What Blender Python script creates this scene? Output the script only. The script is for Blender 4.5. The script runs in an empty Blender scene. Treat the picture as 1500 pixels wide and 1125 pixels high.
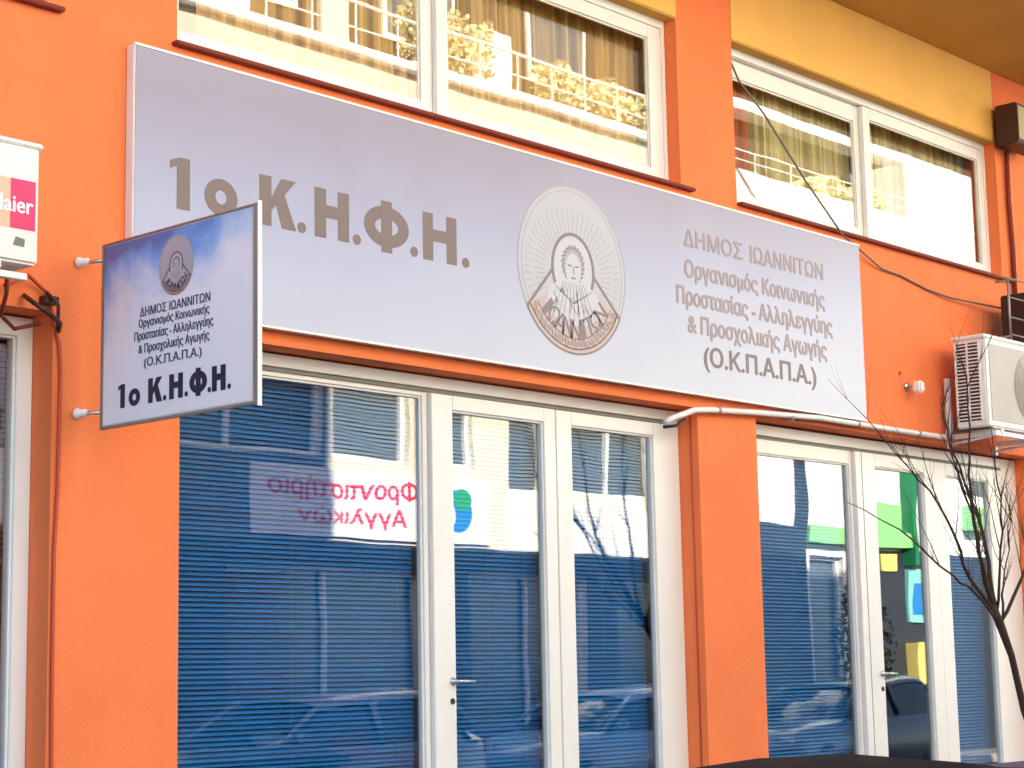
import bpy, bmesh, math, random
from mathutils import Vector, Matrix
random.seed(7)
S = bpy.context.scene
COL = S.collection
R = math.radians

# ------------------------------------------------------------------ camera
cam = bpy.data.cameras.new('camera'); camo = bpy.data.objects.new('camera', cam); COL.objects.link(camo)
rt = Vector((0.67493801, -0.73762127, -0.01932752)); up = Vector((-0.09873856, -0.11624367, 0.98830061)); fw = Vector((0.73123825, 0.66513328, 0.15128894))
M4 = Matrix(((rt.x, up.x, -fw.x, 0.0), (rt.y, up.y, -fw.y, -7.05125801), (rt.z, up.z, -fw.z, 1.54), (0, 0, 0, 1)))
camo.matrix_world = M4
cam.sensor_width = 36.0; cam.lens = 2805.46 / 1500 * 36.0
cam.clip_start = 0.05; cam.clip_end = 600
S.camera = camo

# ------------------------------------------------------------------ sky and sun
SUN_EL, SUN_AZ = 35.0, -20.0          # the sun stands behind the orange building, a little to the left
w = bpy.data.worlds.new("World"); S.world = w; w.use_nodes = True
nt = w.node_tree; nt.nodes.clear()
sky = nt.nodes.new('ShaderNodeTexSky'); sky.sky_type = 'NISHITA'; sky.sun_disc = False
sky.sun_elevation = R(SUN_EL); sky.sun_rotation = R(SUN_AZ); sky.air_density = 1.0; sky.dust_density = 1.2
bg = nt.nodes.new('ShaderNodeBackground'); bg.inputs[1].default_value = 0.13
wo = nt.nodes.new('ShaderNodeOutputWorld')
nt.links.new(sky.outputs[0], bg.inputs[0]); nt.links.new(bg.outputs[0], wo.inputs[0])
sl = bpy.data.lights.new('sun', 'SUN'); sl.energy = 5.0; sl.angle = R(0.5); sl.color = (1.0, 0.93, 0.80)
so = bpy.data.objects.new('sun', sl); COL.objects.link(so)
sd = Vector((math.sin(R(SUN_AZ)) * math.cos(R(SUN_EL)), math.cos(R(SUN_AZ)) * math.cos(R(SUN_EL)), math.sin(R(SUN_EL))))
so.rotation_euler = sd.to_track_quat('Z', 'Y').to_euler()
so.location = (0, 30, 30)
S.view_settings.view_transform = 'Standard'; S.view_settings.look = 'None'
S.view_settings.exposure = 2.42; S.view_settings.gamma = 1.0
try: S.view_settings.use_curve_mapping = False
except Exception: pass
S.render.engine = 'CYCLES'
cy = S.cycles
cy.max_bounces = 10; cy.diffuse_bounces = 5; cy.glossy_bounces = 5; cy.transparent_max_bounces = 32; cy.transmission_bounces = 6
cy.use_denoising = True; cy.sample_clamp_indirect = 8.0
cy.caustics_reflective = False; cy.caustics_refractive = False

# ------------------------------------------------------------------ materials
MATS = {}
def mat(name, col, rough=0.6, metal=0.0, bump=0.0, bscale=40.0, var=0.0, vscale=3.0, dirt=0.0, dirtcol=(0.1, 0.08, 0.06), spec=None, coat=0.0, emit=None):
    m = bpy.data.materials.new(name); m.use_nodes = True; MATS[name] = m
    n = m.node_tree.nodes; l = m.node_tree.links; b = n['Principled BSDF']
    b.inputs['Base Color'].default_value = (*col, 1); b.inputs['Roughness'].default_value = rough; b.inputs['Metallic'].default_value = metal
    if spec is not None: b.inputs['Specular IOR Level'].default_value = spec
    if coat: b.inputs['Coat Weight'].default_value = coat
    tc = n.new('ShaderNodeTexCoord')
    last = None
    if var:
        t = n.new('ShaderNodeTexNoise'); t.inputs['Scale'].default_value = vscale; t.inputs['Detail'].default_value = 6; l.new(tc.outputs['Object'], t.inputs['Vector'])
        mr = n.new('ShaderNodeMapRange'); mr.inputs[1].default_value = 0.3; mr.inputs[2].default_value = 0.7; mr.inputs[3].default_value = 1 - var; mr.inputs[4].default_value = 1 + var
        l.new(t.outputs[0], mr.inputs[0])
        mx = n.new('ShaderNodeVectorMath'); mx.operation = 'SCALE'; mx.inputs[0].default_value = col; l.new(mr.outputs[0], mx.inputs['Scale'])
        last = mx.outputs[0]
    if dirt:
        t = n.new('ShaderNodeTexNoise'); t.inputs['Scale'].default_value = 2.3; t.inputs['Detail'].default_value = 9; t.inputs['Roughness'].default_value = .7
        mp = n.new('ShaderNodeMapping'); mp.inputs['Scale'].default_value = (3.5, 3.5, .6); l.new(tc.outputs['Object'], mp.inputs[0]); l.new(mp.outputs[0], t.inputs['Vector'])
        mr = n.new('ShaderNodeMapRange'); mr.inputs[1].default_value = 0.55; mr.inputs[2].default_value = 0.75; mr.inputs[3].default_value = 0; mr.inputs[4].default_value = dirt
        l.new(t.outputs[0], mr.inputs[0])
        mm = n.new('ShaderNodeMix'); mm.data_type = 'RGBA'; l.new(mr.outputs[0], mm.inputs[0])
        if last: l.new(last, mm.inputs[6])
        else: mm.inputs[6].default_value = (*col, 1)
        mm.inputs[7].default_value = (*dirtcol, 1)
        last = mm.outputs[2]
    if last: l.new(last, b.inputs['Base Color'])
    if bump:
        t = n.new('ShaderNodeTexNoise'); t.inputs['Scale'].default_value = bscale; t.inputs['Detail'].default_value = 5; l.new(tc.outputs['Object'], t.inputs['Vector'])
        bp = n.new('ShaderNodeBump'); bp.inputs['Strength'].default_value = bump; bp.inputs['Distance'].default_value = .01; l.new(t.outputs[0], bp.inputs['Height']); l.new(bp.outputs[0], b.inputs['Normal'])
    if emit:
        b.inputs['Emission Color'].default_value = (*emit, 1); b.inputs['Emission Strength'].default_value = 1
    return m

mat('orange_plaster', (0.88, 0.205, 0.060), .85, bump=.35, bscale=60, var=.06, vscale=1.6, dirt=.12, dirtcol=(.45, .09, .02))
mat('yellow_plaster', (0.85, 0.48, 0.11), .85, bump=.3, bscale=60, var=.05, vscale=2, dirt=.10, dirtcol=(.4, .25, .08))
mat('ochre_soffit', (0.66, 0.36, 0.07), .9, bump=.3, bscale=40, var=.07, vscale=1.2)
mat('sill_shade_pipe_red', (0.20, 0.022, 0.010), .7, bump=.2, bscale=50)
mat('white_frame', (0.82, 0.80, 0.76), .35, var=.02, vscale=4, dirt=.15, dirtcol=(.5, .46, .38))
mat('groove_grey', (0.22, 0.21, 0.19), .6)
mat('rubber', (0.02, 0.02, 0.02), .6)
mat('metal', (0.6, 0.6, 0.58), .3, metal=1.0)
mat('white_plastic', (0.80, 0.79, 0.74), .4, var=.03, vscale=7, dirt=.25, dirtcol=(.42, .38, .3))
mat('ac_cream', (0.76, 0.74, 0.68), .45, var=.04, vscale=6, dirt=.3, dirtcol=(.4, .34, .26))
mat('ac_grey', (0.44, 0.40, 0.35), .5, var=.05)
mat('grey_metal', (0.33, 0.31, 0.29), .45, metal=.6)
mat('black_metal', (0.015, 0.013, 0.013), .4)
mat('dark_fin', (0.03, 0.032, 0.036), .5)
mat('blue_slat', (0.003, 0.20, 0.60), .38, var=.10, vscale=2.5)
mat('brown_slat', (0.40, 0.09, 0.03), .45)
mat('cord', (0.25, 0.36, 0.5), .8)
def fold_shaded_fabric(name, c1, c2, sc=16):  # light and dark of the folds painted as vertical stripes
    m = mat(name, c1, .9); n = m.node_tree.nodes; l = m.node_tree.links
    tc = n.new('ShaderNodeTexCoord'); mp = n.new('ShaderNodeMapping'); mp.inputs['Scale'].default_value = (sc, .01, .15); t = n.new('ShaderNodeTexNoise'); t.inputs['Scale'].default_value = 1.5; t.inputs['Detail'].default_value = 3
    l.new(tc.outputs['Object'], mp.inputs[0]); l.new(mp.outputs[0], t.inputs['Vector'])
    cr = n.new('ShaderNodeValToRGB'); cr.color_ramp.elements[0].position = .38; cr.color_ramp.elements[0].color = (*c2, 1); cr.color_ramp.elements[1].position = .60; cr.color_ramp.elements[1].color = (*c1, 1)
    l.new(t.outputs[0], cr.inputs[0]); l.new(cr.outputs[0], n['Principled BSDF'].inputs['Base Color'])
fold_shaded_fabric('curtain_tan', (0.92, 0.60, 0.22), (0.38, 0.20, 0.055)); fold_shaded_fabric('curtain_sheer', (0.90, 0.78, 0.40), (0.40, 0.32, 0.12)); fold_shaded_fabric('curtain_rust', (0.60, 0.13, 0.03), (0.28, 0.04, 0.012))
mat('room_dark', (0.05, 0.05, 0.055), .9)
mat('room_warm', (0.6, 0.48, 0.32), .9)
mat('glare_paled_ink', (0.175, 0.125, 0.115), .45)  # ink colour already washed out by glare
mat('glare_paled_ink_light', (0.30, 0.245, 0.25), .45)
mat('navy_ink', (0.008, 0.010, 0.045), .45)
mat('slate_ink', (0.05, 0.055, 0.10), .45)
mat('emblem_white', (0.445, 0.45, 0.505), .4)
mat('emblem_light', (0.50, 0.51, 0.56), .4)
mat('emblem_line', (0.20, 0.165, 0.175), .45)
mat('emblem_pale', (0.36, 0.345, 0.37), .45)
mat('emblem_pink', (0.50, 0.38, 0.35), .45)
mat('magenta', (0.80, 0.01, 0.12), .45)
mat('peach', (0.85, 0.45, 0.30), .5)
mat('label_white', (0.85, 0.83, 0.80), .5)
mat('sticker_grey', (0.14, 0.17, 0.14), .5)
mat('red_ink', (0.75, 0.015, 0.04), .5)
mat('black_ink', (0.02, 0.02, 0.03), .5)
mat('banner_white', (0.85, 0.85, 0.85), .6)
mat('logo_blue', (0.02, 0.22, 0.60), .5)
mat('logo_green', (0.02, 0.35, 0.10), .5)
mat('bark', (0.045, 0.022, 0.015), .9, bump=.6, bscale=60, var=.2, vscale=12)
mat('asphalt', (0.05, 0.05, 0.052), .9, bump=.5, bscale=120, var=.12, vscale=2)
mat('paving', (0.17, 0.16, 0.15), .85, bump=.3, bscale=60, var=.1, vscale=3)
mat('kerb', (0.36, 0.34, 0.31), .85, bump=.3, bscale=60)
mat('step_marble', (0.5, 0.48, 0.45), .5, var=.06)
mat('opp_cream', (0.78, 0.72, 0.58), .85, bump=.2, bscale=30, var=.04, vscale=1)
mat('opp_white', (0.84, 0.83, 0.80), .8, bump=.2, bscale=30)
mat('opp_shade_grey', (0.16, 0.17, 0.19), .8, var=.1)
mat('opp_shutter', (0.17, 0.19, 0.18), .6)
mat('opp_glass', (0.10, 0.13, 0.14), .12, spec=.8)
mat('opp_dark', (0.03, 0.035, 0.05), .3)
mat('green_sign', (0.30, 0.68, 0.26), .5)
mat('dark_green', (0.01, 0.22, 0.09), .5)
mat('yellow_sign', (0.80, 0.66, 0.20), .5)
mat('cyan_sign', (0.25, 0.62, 0.60), .5)
mat('shade_slate', (0.06, 0.07, 0.09), .5, var=.1)
mat('sky_block_brown', (0.075, 0.05, 0.03), .7, var=.15, vscale=1)
mat('roof_tile', (0.35, 0.12, 0.05), .8)
mat('car_black', (0.004, 0.004, 0.005), .6, spec=.03)
mat('car_glass', (0.02, 0.025, 0.03), .06, spec=.8)
mat('car_silver', (0.25, 0.27, 0.30), .3, coat=.6)
mat('car_pale_blue', (0.25, 0.42, 0.62), .3, coat=.6)
mat('car_slate', (0.07, 0.10, 0.15), .3, coat=.6)
mat('leaf_lit', (0.74, 0.66, 0.38), .6, var=.3, vscale=8)
mat('tyre', (0.02, 0.02, 0.02), .8)
mat('bin_blue', (0.012, 0.02, 0.07), .45, var=.08)
mat('lamp_red', (0.4, 0.01, 0.01), .2)
mat('lamp_clear', (0.7, 0.7, 0.7), .15)
mat('leaf', (0.05, 0.10, 0.03), .6, var=.3, vscale=20)
mat('pot', (0.35, 0.14, 0.07), .8)
mat('beige_panel', (0.42, 0.34, 0.22), .6)
mat('brown_box', (0.045, 0.014, 0.010), .5)
mat('orange_cable', (0.50, 0.06, 0.02), .6)
mat('grey_cable', (0.16, 0.13, 0.09), .6)

def glass_mat(name, r0, tint, wav):
    m = bpy.data.materials.new(name); m.use_nodes = True; MATS[name] = m
    n = m.node_tree.nodes; l = m.node_tree.links; n.clear()
    g = n.new('ShaderNodeNewGeometry'); d = n.new('ShaderNodeVectorMath'); d.operation = 'DOT_PRODUCT'
    l.new(g.outputs['Normal'], d.inputs[0]); l.new(g.outputs['Incoming'], d.inputs[1])
    a = n.new('ShaderNodeMath'); a.operation = 'ABSOLUTE'; l.new(d.outputs['Value'], a.inputs[0])
    s = n.new('ShaderNodeMath'); s.operation = 'SUBTRACT'; s.inputs[0].default_value = 1; l.new(a.outputs[0], s.inputs[1])
    p = n.new('ShaderNodeMath'); p.operation = 'POWER'; l.new(s.outputs[0], p.inputs[0]); p.inputs[1].default_value = 5
    mu = n.new('ShaderNodeMath'); mu.operation = 'MULTIPLY_ADD'; l.new(p.outputs[0], mu.inputs[0]); mu.inputs[1].default_value = 1 - r0; mu.inputs[2].default_value = r0
    t = n.new('ShaderNodeBsdfTransparent'); t.inputs[0].default_value = (*tint, 1)
    gl = n.new('ShaderNodeBsdfGlossy'); gl.inputs['Roughness'].default_value = 0.0
    # slight waviness of float glass
    tc = n.new('ShaderNodeTexCoord'); nz = n.new('ShaderNodeTexNoise'); nz.inputs['Scale'].default_value = 1.7; nz.inputs['Detail'].default_value = 1
    l.new(tc.outputs['Object'], nz.inputs['Vector']); bp = n.new('ShaderNodeBump'); bp.inputs['Strength'].default_value = wav; bp.inputs['Distance'].default_value = .02
    l.new(nz.outputs[0], bp.inputs['Height']); l.new(bp.outputs[0], gl.inputs['Normal'])
    mx = n.new('ShaderNodeMixShader'); l.new(mu.outputs[0], mx.inputs[0]); l.new(t.outputs[0], mx.inputs[1]); l.new(gl.outputs[0], mx.inputs[2])
    o = n.new('ShaderNodeOutputMaterial'); l.new(mx.outputs[0], o.inputs[0])
glass_mat('shop_glass', 0.135, (0.93, 0.97, 0.96), .05)
glass_mat('upper_glass', 0.11, (0.95, 0.96, 0.93), .025)

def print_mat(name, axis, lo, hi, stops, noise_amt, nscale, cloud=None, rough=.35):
    """printed sky photograph on a sign face, paled by painted glare on the fascia: vertical colour ramp disturbed by soft cloud noise"""
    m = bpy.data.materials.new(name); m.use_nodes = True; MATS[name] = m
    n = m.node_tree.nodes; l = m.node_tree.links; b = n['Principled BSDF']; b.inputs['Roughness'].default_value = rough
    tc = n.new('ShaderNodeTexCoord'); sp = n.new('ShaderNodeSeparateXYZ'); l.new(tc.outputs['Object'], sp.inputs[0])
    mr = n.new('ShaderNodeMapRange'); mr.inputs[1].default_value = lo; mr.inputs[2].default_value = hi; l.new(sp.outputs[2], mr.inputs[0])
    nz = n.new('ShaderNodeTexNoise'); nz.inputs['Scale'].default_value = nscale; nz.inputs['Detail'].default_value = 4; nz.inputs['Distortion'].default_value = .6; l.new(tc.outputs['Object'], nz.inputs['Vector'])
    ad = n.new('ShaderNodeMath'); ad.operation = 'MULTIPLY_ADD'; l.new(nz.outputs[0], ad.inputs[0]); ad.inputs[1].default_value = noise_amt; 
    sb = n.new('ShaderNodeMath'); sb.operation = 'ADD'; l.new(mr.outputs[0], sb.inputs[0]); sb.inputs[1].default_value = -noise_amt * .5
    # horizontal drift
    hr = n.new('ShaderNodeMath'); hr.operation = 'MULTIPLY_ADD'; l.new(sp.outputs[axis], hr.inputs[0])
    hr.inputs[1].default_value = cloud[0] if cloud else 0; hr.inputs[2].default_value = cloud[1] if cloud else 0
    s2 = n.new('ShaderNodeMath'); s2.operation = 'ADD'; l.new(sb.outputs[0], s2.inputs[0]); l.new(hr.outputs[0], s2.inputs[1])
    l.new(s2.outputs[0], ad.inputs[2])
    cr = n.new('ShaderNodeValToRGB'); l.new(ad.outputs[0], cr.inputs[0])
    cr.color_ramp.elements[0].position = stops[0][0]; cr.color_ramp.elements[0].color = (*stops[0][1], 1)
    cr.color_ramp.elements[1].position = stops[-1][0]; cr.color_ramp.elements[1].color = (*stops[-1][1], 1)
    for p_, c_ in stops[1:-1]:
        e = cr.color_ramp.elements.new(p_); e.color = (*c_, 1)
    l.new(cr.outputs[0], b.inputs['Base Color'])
print_mat('fascia_print_glare', 0, 3.235, 4.47, [(0, (.52, .55, .64)), (.35, (.43, .455, .59)), (.6, (.36, .375, .52)), (1, (.29, .265, .36))], .35, .9, cloud=(-.05, .40))  # glare from across the street is mixed into these colours
print_mat('blade_print', 1, 2.64, 3.47, [(0, (.90, .89, .93)), (.58, (.86, .88, .95)), (.74, (.55, .70, .93)), (.90, (.16, .40, .85)), (1.05 - .05, (.08, .19, .50))], .75, 3.0, cloud=(.30, .19))

# ------------------------------------------------------------------ mesh helpers
class MB:
    def __init__(s): s.v = []; s.f = []; s.smooth = []
    def add(s, vs, fs, smooth=False):
        o = len(s.v); s.v += [tuple(v) for v in vs]; s.f += [tuple(i + o for i in f) for f in fs]; s.smooth += [smooth] * len(fs); return s
    def box(s, x0, x1, y0, y1, z0, z1):
        if x0 > x1: x0, x1 = x1, x0
        if y0 > y1: y0, y1 = y1, y0
        if z0 > z1: z0, z1 = z1, z0
        return s.add([(x0, y0, z0), (x1, y0, z0), (x1, y1, z0), (x0, y1, z0), (x0, y0, z1), (x1, y0, z1), (x1, y1, z1), (x0, y1, z1)],
                     [(0, 3, 2, 1), (4, 5, 6, 7), (0, 1, 5, 4), (1, 2, 6, 5), (2, 3, 7, 6), (3, 0, 4, 7)])
    def tube(s, pts, r, n=8, cap=True):
        pts = [Vector(p) for p in pts]; rs = r if isinstance(r, (list, tuple)) else [r] * len(pts)
        rings = []; prev = None
        for i, p in enumerate(pts):
            t = (pts[min(i + 1, len(pts) - 1)] - pts[max(i - 1, 0)]).normalized()
            if prev is None:
                a = Vector((0, 0, 1)) if abs(t.z) < .9 else Vector((1, 0, 0)); u = t.cross(a).normalized()
            else: u = (prev - t * prev.dot(t)).normalized()
            prev = u; v = t.cross(u)
            rings.append([p + (u * math.cos(2 * math.pi * k / n) + v * math.sin(2 * math.pi * k / n)) * rs[i] for k in range(n)])
        vs = [v for rg in rings for v in rg]; fs = []
        for i in range(len(rings) - 1):
            for k in range(n): fs.append((i * n + k, i * n + (k + 1) % n, (i + 1) * n + (k + 1) % n, (i + 1) * n + k))
        s.add(vs, fs, True)
        if cap:
            o = len(s.v) - len(vs); s.f.append(tuple(o + k for k in reversed(range(n)))); s.smooth.append(False)
            o2 = o + (len(rings) - 1) * n; s.f.append(tuple(o2 + k for k in range(n))); s.smooth.append(False)
        return s
    def lathe(s, c, axis, prof, n=20):
        c = Vector(c); ax = Vector(axis).normalized(); a = Vector((0, 0, 1)) if abs(ax.z) < .9 else Vector((1, 0, 0)); u = ax.cross(a).normalized(); v = ax.cross(u)
        vs = []; fs = []
        for h, r in prof:
            for k in range(n): vs.append(c + ax * h + (u * math.cos(2 * math.pi * k / n) + v * math.sin(2 * math.pi * k / n)) * r)
        for i in range(len(prof) - 1):
            for k in range(n): fs.append((i * n + k, i * n + (k + 1) % n, (i + 1) * n + (k + 1) % n, (i + 1) * n + k))
        return s.add(vs, fs, True)
    def poly(s, pts2, fn, t0, t1):
        """extrude a 2D outline; fn(u,v,t)->xyz"""
        n = len(pts2); vs = [fn(u, v, t0) for u, v in pts2] + [fn(u, v, t1) for u, v in pts2]
        fs = [tuple(range(n)), tuple(reversed(range(n, 2 * n)))] + [(i, (i + 1) % n, n + (i + 1) % n, n + i) for i in range(n)]
        return s.add(vs, fs)
    def mesh(s, name, m, bevel=0):
        me = bpy.data.meshes.new(name); me.from_pydata(s.v, [], s.f)
        for p, sm in zip(me.polygons, s.smooth): p.use_smooth = sm
        bm = bmesh.new(); bm.from_mesh(me)
        if bevel:
            es = [e for e in bm.edges if len(e.link_faces) == 2 and e.calc_face_angle(0) > .6]
            try: bmesh.ops.bevel(bm, geom=es, offset=bevel, segments=2, affect='EDGES', clamp_overlap=True)
            except Exception: pass
        bmesh.ops.recalc_face_normals(bm, faces=bm.faces); bm.to_mesh(me); bm.free()
        for mm in (m if isinstance(m, (list, tuple)) else [m]): me.materials.append(MATS[mm])
        return me
    def obj(s, name, m, parent=None, bevel=0, label=None):
        o = bpy.data.objects.new(name, s.mesh(name, m, bevel)); COL.objects.link(o)
        if parent: o.parent = parent
        if label: o['label'] = label
        return o

def tag(o, label, cat, group=None):
    o['label'] = label; o['category'] = cat
    if group: o['group'] = group
    return o
def thing(name, label, cat, loc=(0, 0, 0), group=None):
    o = bpy.data.objects.new(name, None); COL.objects.link(o); o.location = loc; o.empty_display_size = .1
    bpy.context.view_layer.update() if False else None
    return tag(o, label, cat, group)
def struct(o): o['kind'] = 'structure'; return o

# children of an Empty with a location are modelled in world coordinates, so shift them back
def settle(root):
    off = Vector(root.location)
    for ch in root.children: ch.location = Vector(ch.location) - off if ch.get('_w', True) else ch.location

from mathutils.geometry import tessellate_polygon
def text_mesh(txt, bold=0.0):
    """outlines of the built-in font, each outer contour filled on its own (glyphs drawn with overlapping contours stay whole)"""
    cu = bpy.data.curves.new('t', 'FONT'); cu.body = txt; cu.size = 1.0; cu.resolution_u = 4; cu.fill_mode = 'NONE'
    ob = bpy.data.objects.new('t', cu); COL.objects.link(ob); bpy.context.view_layer.update()
    dg = bpy.context.evaluated_depsgraph_get(); me = bpy.data.meshes.new_from_object(ob.evaluated_get(dg))
    co = [v.co.copy() for v in me.vertices]; adj = {}
    for e in me.edges: a, b = e.vertices; adj.setdefault(a, []).append(b); adj.setdefault(b, []).append(a)
    bpy.data.objects.remove(ob); bpy.data.curves.remove(cu); bpy.data.meshes.remove(me)
    seen = set(); loops = []
    for st_ in sorted(adj):
        if st_ in seen: continue
        lp = [st_]; seen.add(st_); nxt = min(adj[st_]) if st_ + 1 not in adj[st_] else st_ + 1
        while nxt is not None and nxt not in seen:
            lp.append(nxt); seen.add(nxt); c = [k for k in adj[nxt] if k not in seen]; nxt = (lp[-1] + 1 if lp[-1] + 1 in c else c[0]) if c else None
        loops.append([co[k] for k in lp])
    def area(l): return sum(l[k].x * l[(k + 1) % len(l)].y - l[(k + 1) % len(l)].x * l[k].y for k in range(len(l))) / 2
    def inside(p, l):
        c = False
        for k in range(len(l)):
            a, b = l[k], l[k - 1]
            if (a.y > p.y) != (b.y > p.y) and p.x < (b.x - a.x) * (p.y - a.y) / (b.y - a.y) + a.x: c = not c
        return c
    def split(l):                                               # a contour that crosses itself becomes simple loops
        n = len(l)
        for i in range(n):
            for j in range(i + 2, n):
                if (l[i] - l[j]).length < 1e-4 and not (i == 0 and j == n - 1): return split(l[:i] + l[j:]) + split(l[i:j])
        for i in range(n):
            a, b = l[i], l[(i + 1) % n]
            for j in range(i + 2, n):
                if i == 0 and j == n - 1: continue
                c, d = l[j], l[(j + 1) % n]
                den = (b.x - a.x) * (d.y - c.y) - (b.y - a.y) * (d.x - c.x)
                if abs(den) < 1e-12: continue
                t = ((c.x - a.x) * (d.y - c.y) - (c.y - a.y) * (d.x - c.x)) / den; u = ((c.x - a.x) * (b.y - a.y) - (c.y - a.y) * (b.x - a.x)) / den
                if 1e-6 < t < 1 - 1e-6 and 1e-6 < u < 1 - 1e-6:
                    X = Vector((a.x + (b.x - a.x) * t, a.y + (b.y - a.y) * t, 0))
                    return split(l[:i + 1] + [X] + l[j + 1:]) + split([X] + l[i + 1:j + 1])
        return [l] if abs(area(l)) > 2e-4 else []
    loops = [q_ for l in loops for q_ in split(l)]
    most = lambda h, o_: sum(inside(p, o_) for p in h) > .7 * len(h)
    A_ = [area(l) for l in loops]; outs = []; hs = []
    for a, l in zip(A_, loops):
        c = [a2 for a2, l2 in zip(A_, loops) if l2 is not l and abs(a2) > abs(a) and most(l, l2)]
        (hs if any(a2 * a < 0 for a2 in c) and not len(c) % 2 == 0 else outs).append(l)
    vs = []; fs = []
    for o_ in outs:
        mine = [h for h in hs if most(h, o_)]; polys = [o_] + mine; flat = [p for l in polys for p in l]
        tri = tessellate_polygon([[Vector((p.x, p.y, 0)) for p in l] for l in polys]); b0 = len(vs); vs += flat
        for t in tri:
            a, b, c = (flat[k] for k in t); ar = (b.x - a.x) * (c.y - a.y) - (c.x - a.x) * (b.y - a.y)
            if abs(ar) < 1e-9: continue
            fs.append(tuple(b0 + k for k in (t if ar > 0 else reversed(t))))
    return vs, fs
def lettering(txt, u0, u1, v0, v1, fn, m, parent, bold=0.02, name='lettering', shear=0.0, depth=.0015):
    """text fitted in the rectangle u0..u1, v0..v1; fn(u,v,d)->world, d = height above the face"""
    vs, fs = text_mesh(txt, 0)
    xs = [v.x for v in vs]; ys = [v.y for v in vs]; a0, a1, b0, b1 = min(xs), max(xs), min(ys), max(ys)
    mb = MB(); P = [(u0 + (v.x - a0) / (a1 - a0) * (u1 - u0), v0 + (v.y - b0) / (b1 - b0) * (v1 - v0)) for v in vs]
    P = [(u + shear * (v - v0), v) for u, v in P]
    n = len(P)
    cnt = {}
    for f in fs:
        for i in range(len(f)):
            e = (f[i], f[(i + 1) % len(f)]); cnt[e] = 1
    side = [(a, b, n + b, n + a) for (a, b) in cnt if (b, a) not in cnt]
    h_ = v1 - v0; k_ = 0
    par = list(range(n))                                        # overlapping contours of a glyph get their own hair-thin height
    def root(i):
        while par[i] != i: i = par[i]
        return i
    for f in fs:
        for i in f[1:]: par[root(i)] = root(f[0])
    ids = {}; isl = [ids.setdefault(root(i), len(ids)) % 3 * .00004 for i in range(n)]
    for du, dv in ((0, 0), (bold, 0), (-bold, 0), (0, bold * .6), (0, -bold * .6)):
        if k_ and not bold: break
        mb.add([fn(u + du * h_, v + dv * h_, depth + k_ * .00013 + isl[i_]) for i_, (u, v) in enumerate(P)] + [fn(u + du * h_, v + dv * h_, 0.0002) for u, v in P], list(fs) + side); k_ += 1
    me = bpy.data.meshes.new(name); me.from_pydata(mb.v, [], mb.f); me.materials.append(MATS[m])
    o = bpy.data.objects.new(name, me); COL.objects.link(o)
    if parent: o.parent = parent
    return o

def holed_wall(mb, x0, x1, z0, z1, y0, y1, holes):
    """wall slab between y0 (front) and y1 with rectangular openings (hx0,hx1,hz0,hz1), real reveals"""
    xs = sorted({x0, x1} | {h[0] for h in holes} | {h[1] for h in holes}); zs = sorted({z0, z1} | {h[2] for h in holes} | {h[3] for h in holes})
    def hole(i, k):
        cx = (xs[i] + xs[i + 1]) / 2; cz = (zs[k] + zs[k + 1]) / 2
        return any(h[0] < cx < h[1] and h[2] < cz < h[3] for h in holes)
    nx, nz = len(xs), len(zs)
    vs = [(x, y, z) for y in (y0, y1) for z in zs for x in xs]; idx = lambda i, k, l: l * nx * nz + k * nx + i
    fs = []
    for i in range(nx - 1):
        for k in range(nz - 1):
            if hole(i, k): continue
            fs.append((idx(i, k, 0), idx(i + 1, k, 0), idx(i + 1, k + 1, 0), idx(i, k + 1, 0)))
            fs.append((idx(i, k, 1), idx(i, k + 1, 1), idx(i + 1, k + 1, 1), idx(i + 1, k, 1)))
            if i == 0 or hole(i - 1, k): fs.append((idx(i, k, 0), idx(i, k + 1, 0), idx(i, k + 1, 1), idx(i, k, 1)))
            if i == nx - 2 or hole(i + 1, k): fs.append((idx(i + 1, k, 0), idx(i + 1, k, 1), idx(i + 1, k + 1, 1), idx(i + 1, k + 1, 0)))
            if k == 0 or hole(i, k - 1): fs.append((idx(i, k, 0), idx(i, k, 1), idx(i + 1, k, 1), idx(i + 1, k, 0)))
            if k == nz - 2 or hole(i, k + 1): fs.append((idx(i, k + 1, 0), idx(i + 1, k + 1, 0), idx(i + 1, k + 1, 1), idx(i, k + 1, 1)))
    return mb.add(vs, fs)

def rect_frame(mb, x0, x1, z0, z1, y, d, wl, wr, wb, wt, bead=.012):
    """mitre-free frame: stiles full height, rails between, and a stepped bead round the opening"""
    mb.box(x0, x0 + wl, y, y + d, z0, z1); mb.box(x1 - wr, x1, y, y + d, z0, z1)
    mb.box(x0 + wl, x1 - wr, y, y + d, z0, z0 + wb); mb.box(x0 + wl, x1 - wr, y, y + d, z1 - wt, z1)
    if bead:
        a0, a1, b0, b1 = x0 + wl, x1 - wr, z0 + wb, z1 - wt; yb = y + .012
        mb.box(a0, a0 + bead, yb, y + d - .006, b0, b1); mb.box(a1 - bead, a1, yb, y + d - .006, b0, b1)
        mb.box(a0 + bead, a1 - bead, yb, y + d - .006, b0, b0 + bead); mb.box(a0 + bead, a1 - bead, yb, y + d - .006, b1 - bead, b1)
    return mb

# ================================================================== SETTING
def ground_sheet():
    struct(MB().box(-150, 150, -150, 150, -.5, -.004).obj('ground', 'asphalt'))
    struct(MB().box(-60, 90, -8.5, -2.2, -.003, 0.0).obj('road', 'asphalt'))
ground_sheet()
pav = struct(MB().box(-60, 90, -2.05, .3, -.002, .12).obj('pavement', 'paving'))
struct(MB().box(-60, 90, -2.2, -2.053, -.002, .135).obj('kerb', 'kerb', bevel=.01))
struct(MB().box(-60, 90, -10.2, -8.653, -.002, .12).obj('far_pavement', 'paving'))
struct(MB().box(-60, 90, -8.65, -8.5, -.002, .135).obj('far_kerb', 'kerb', bevel=.01))

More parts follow.
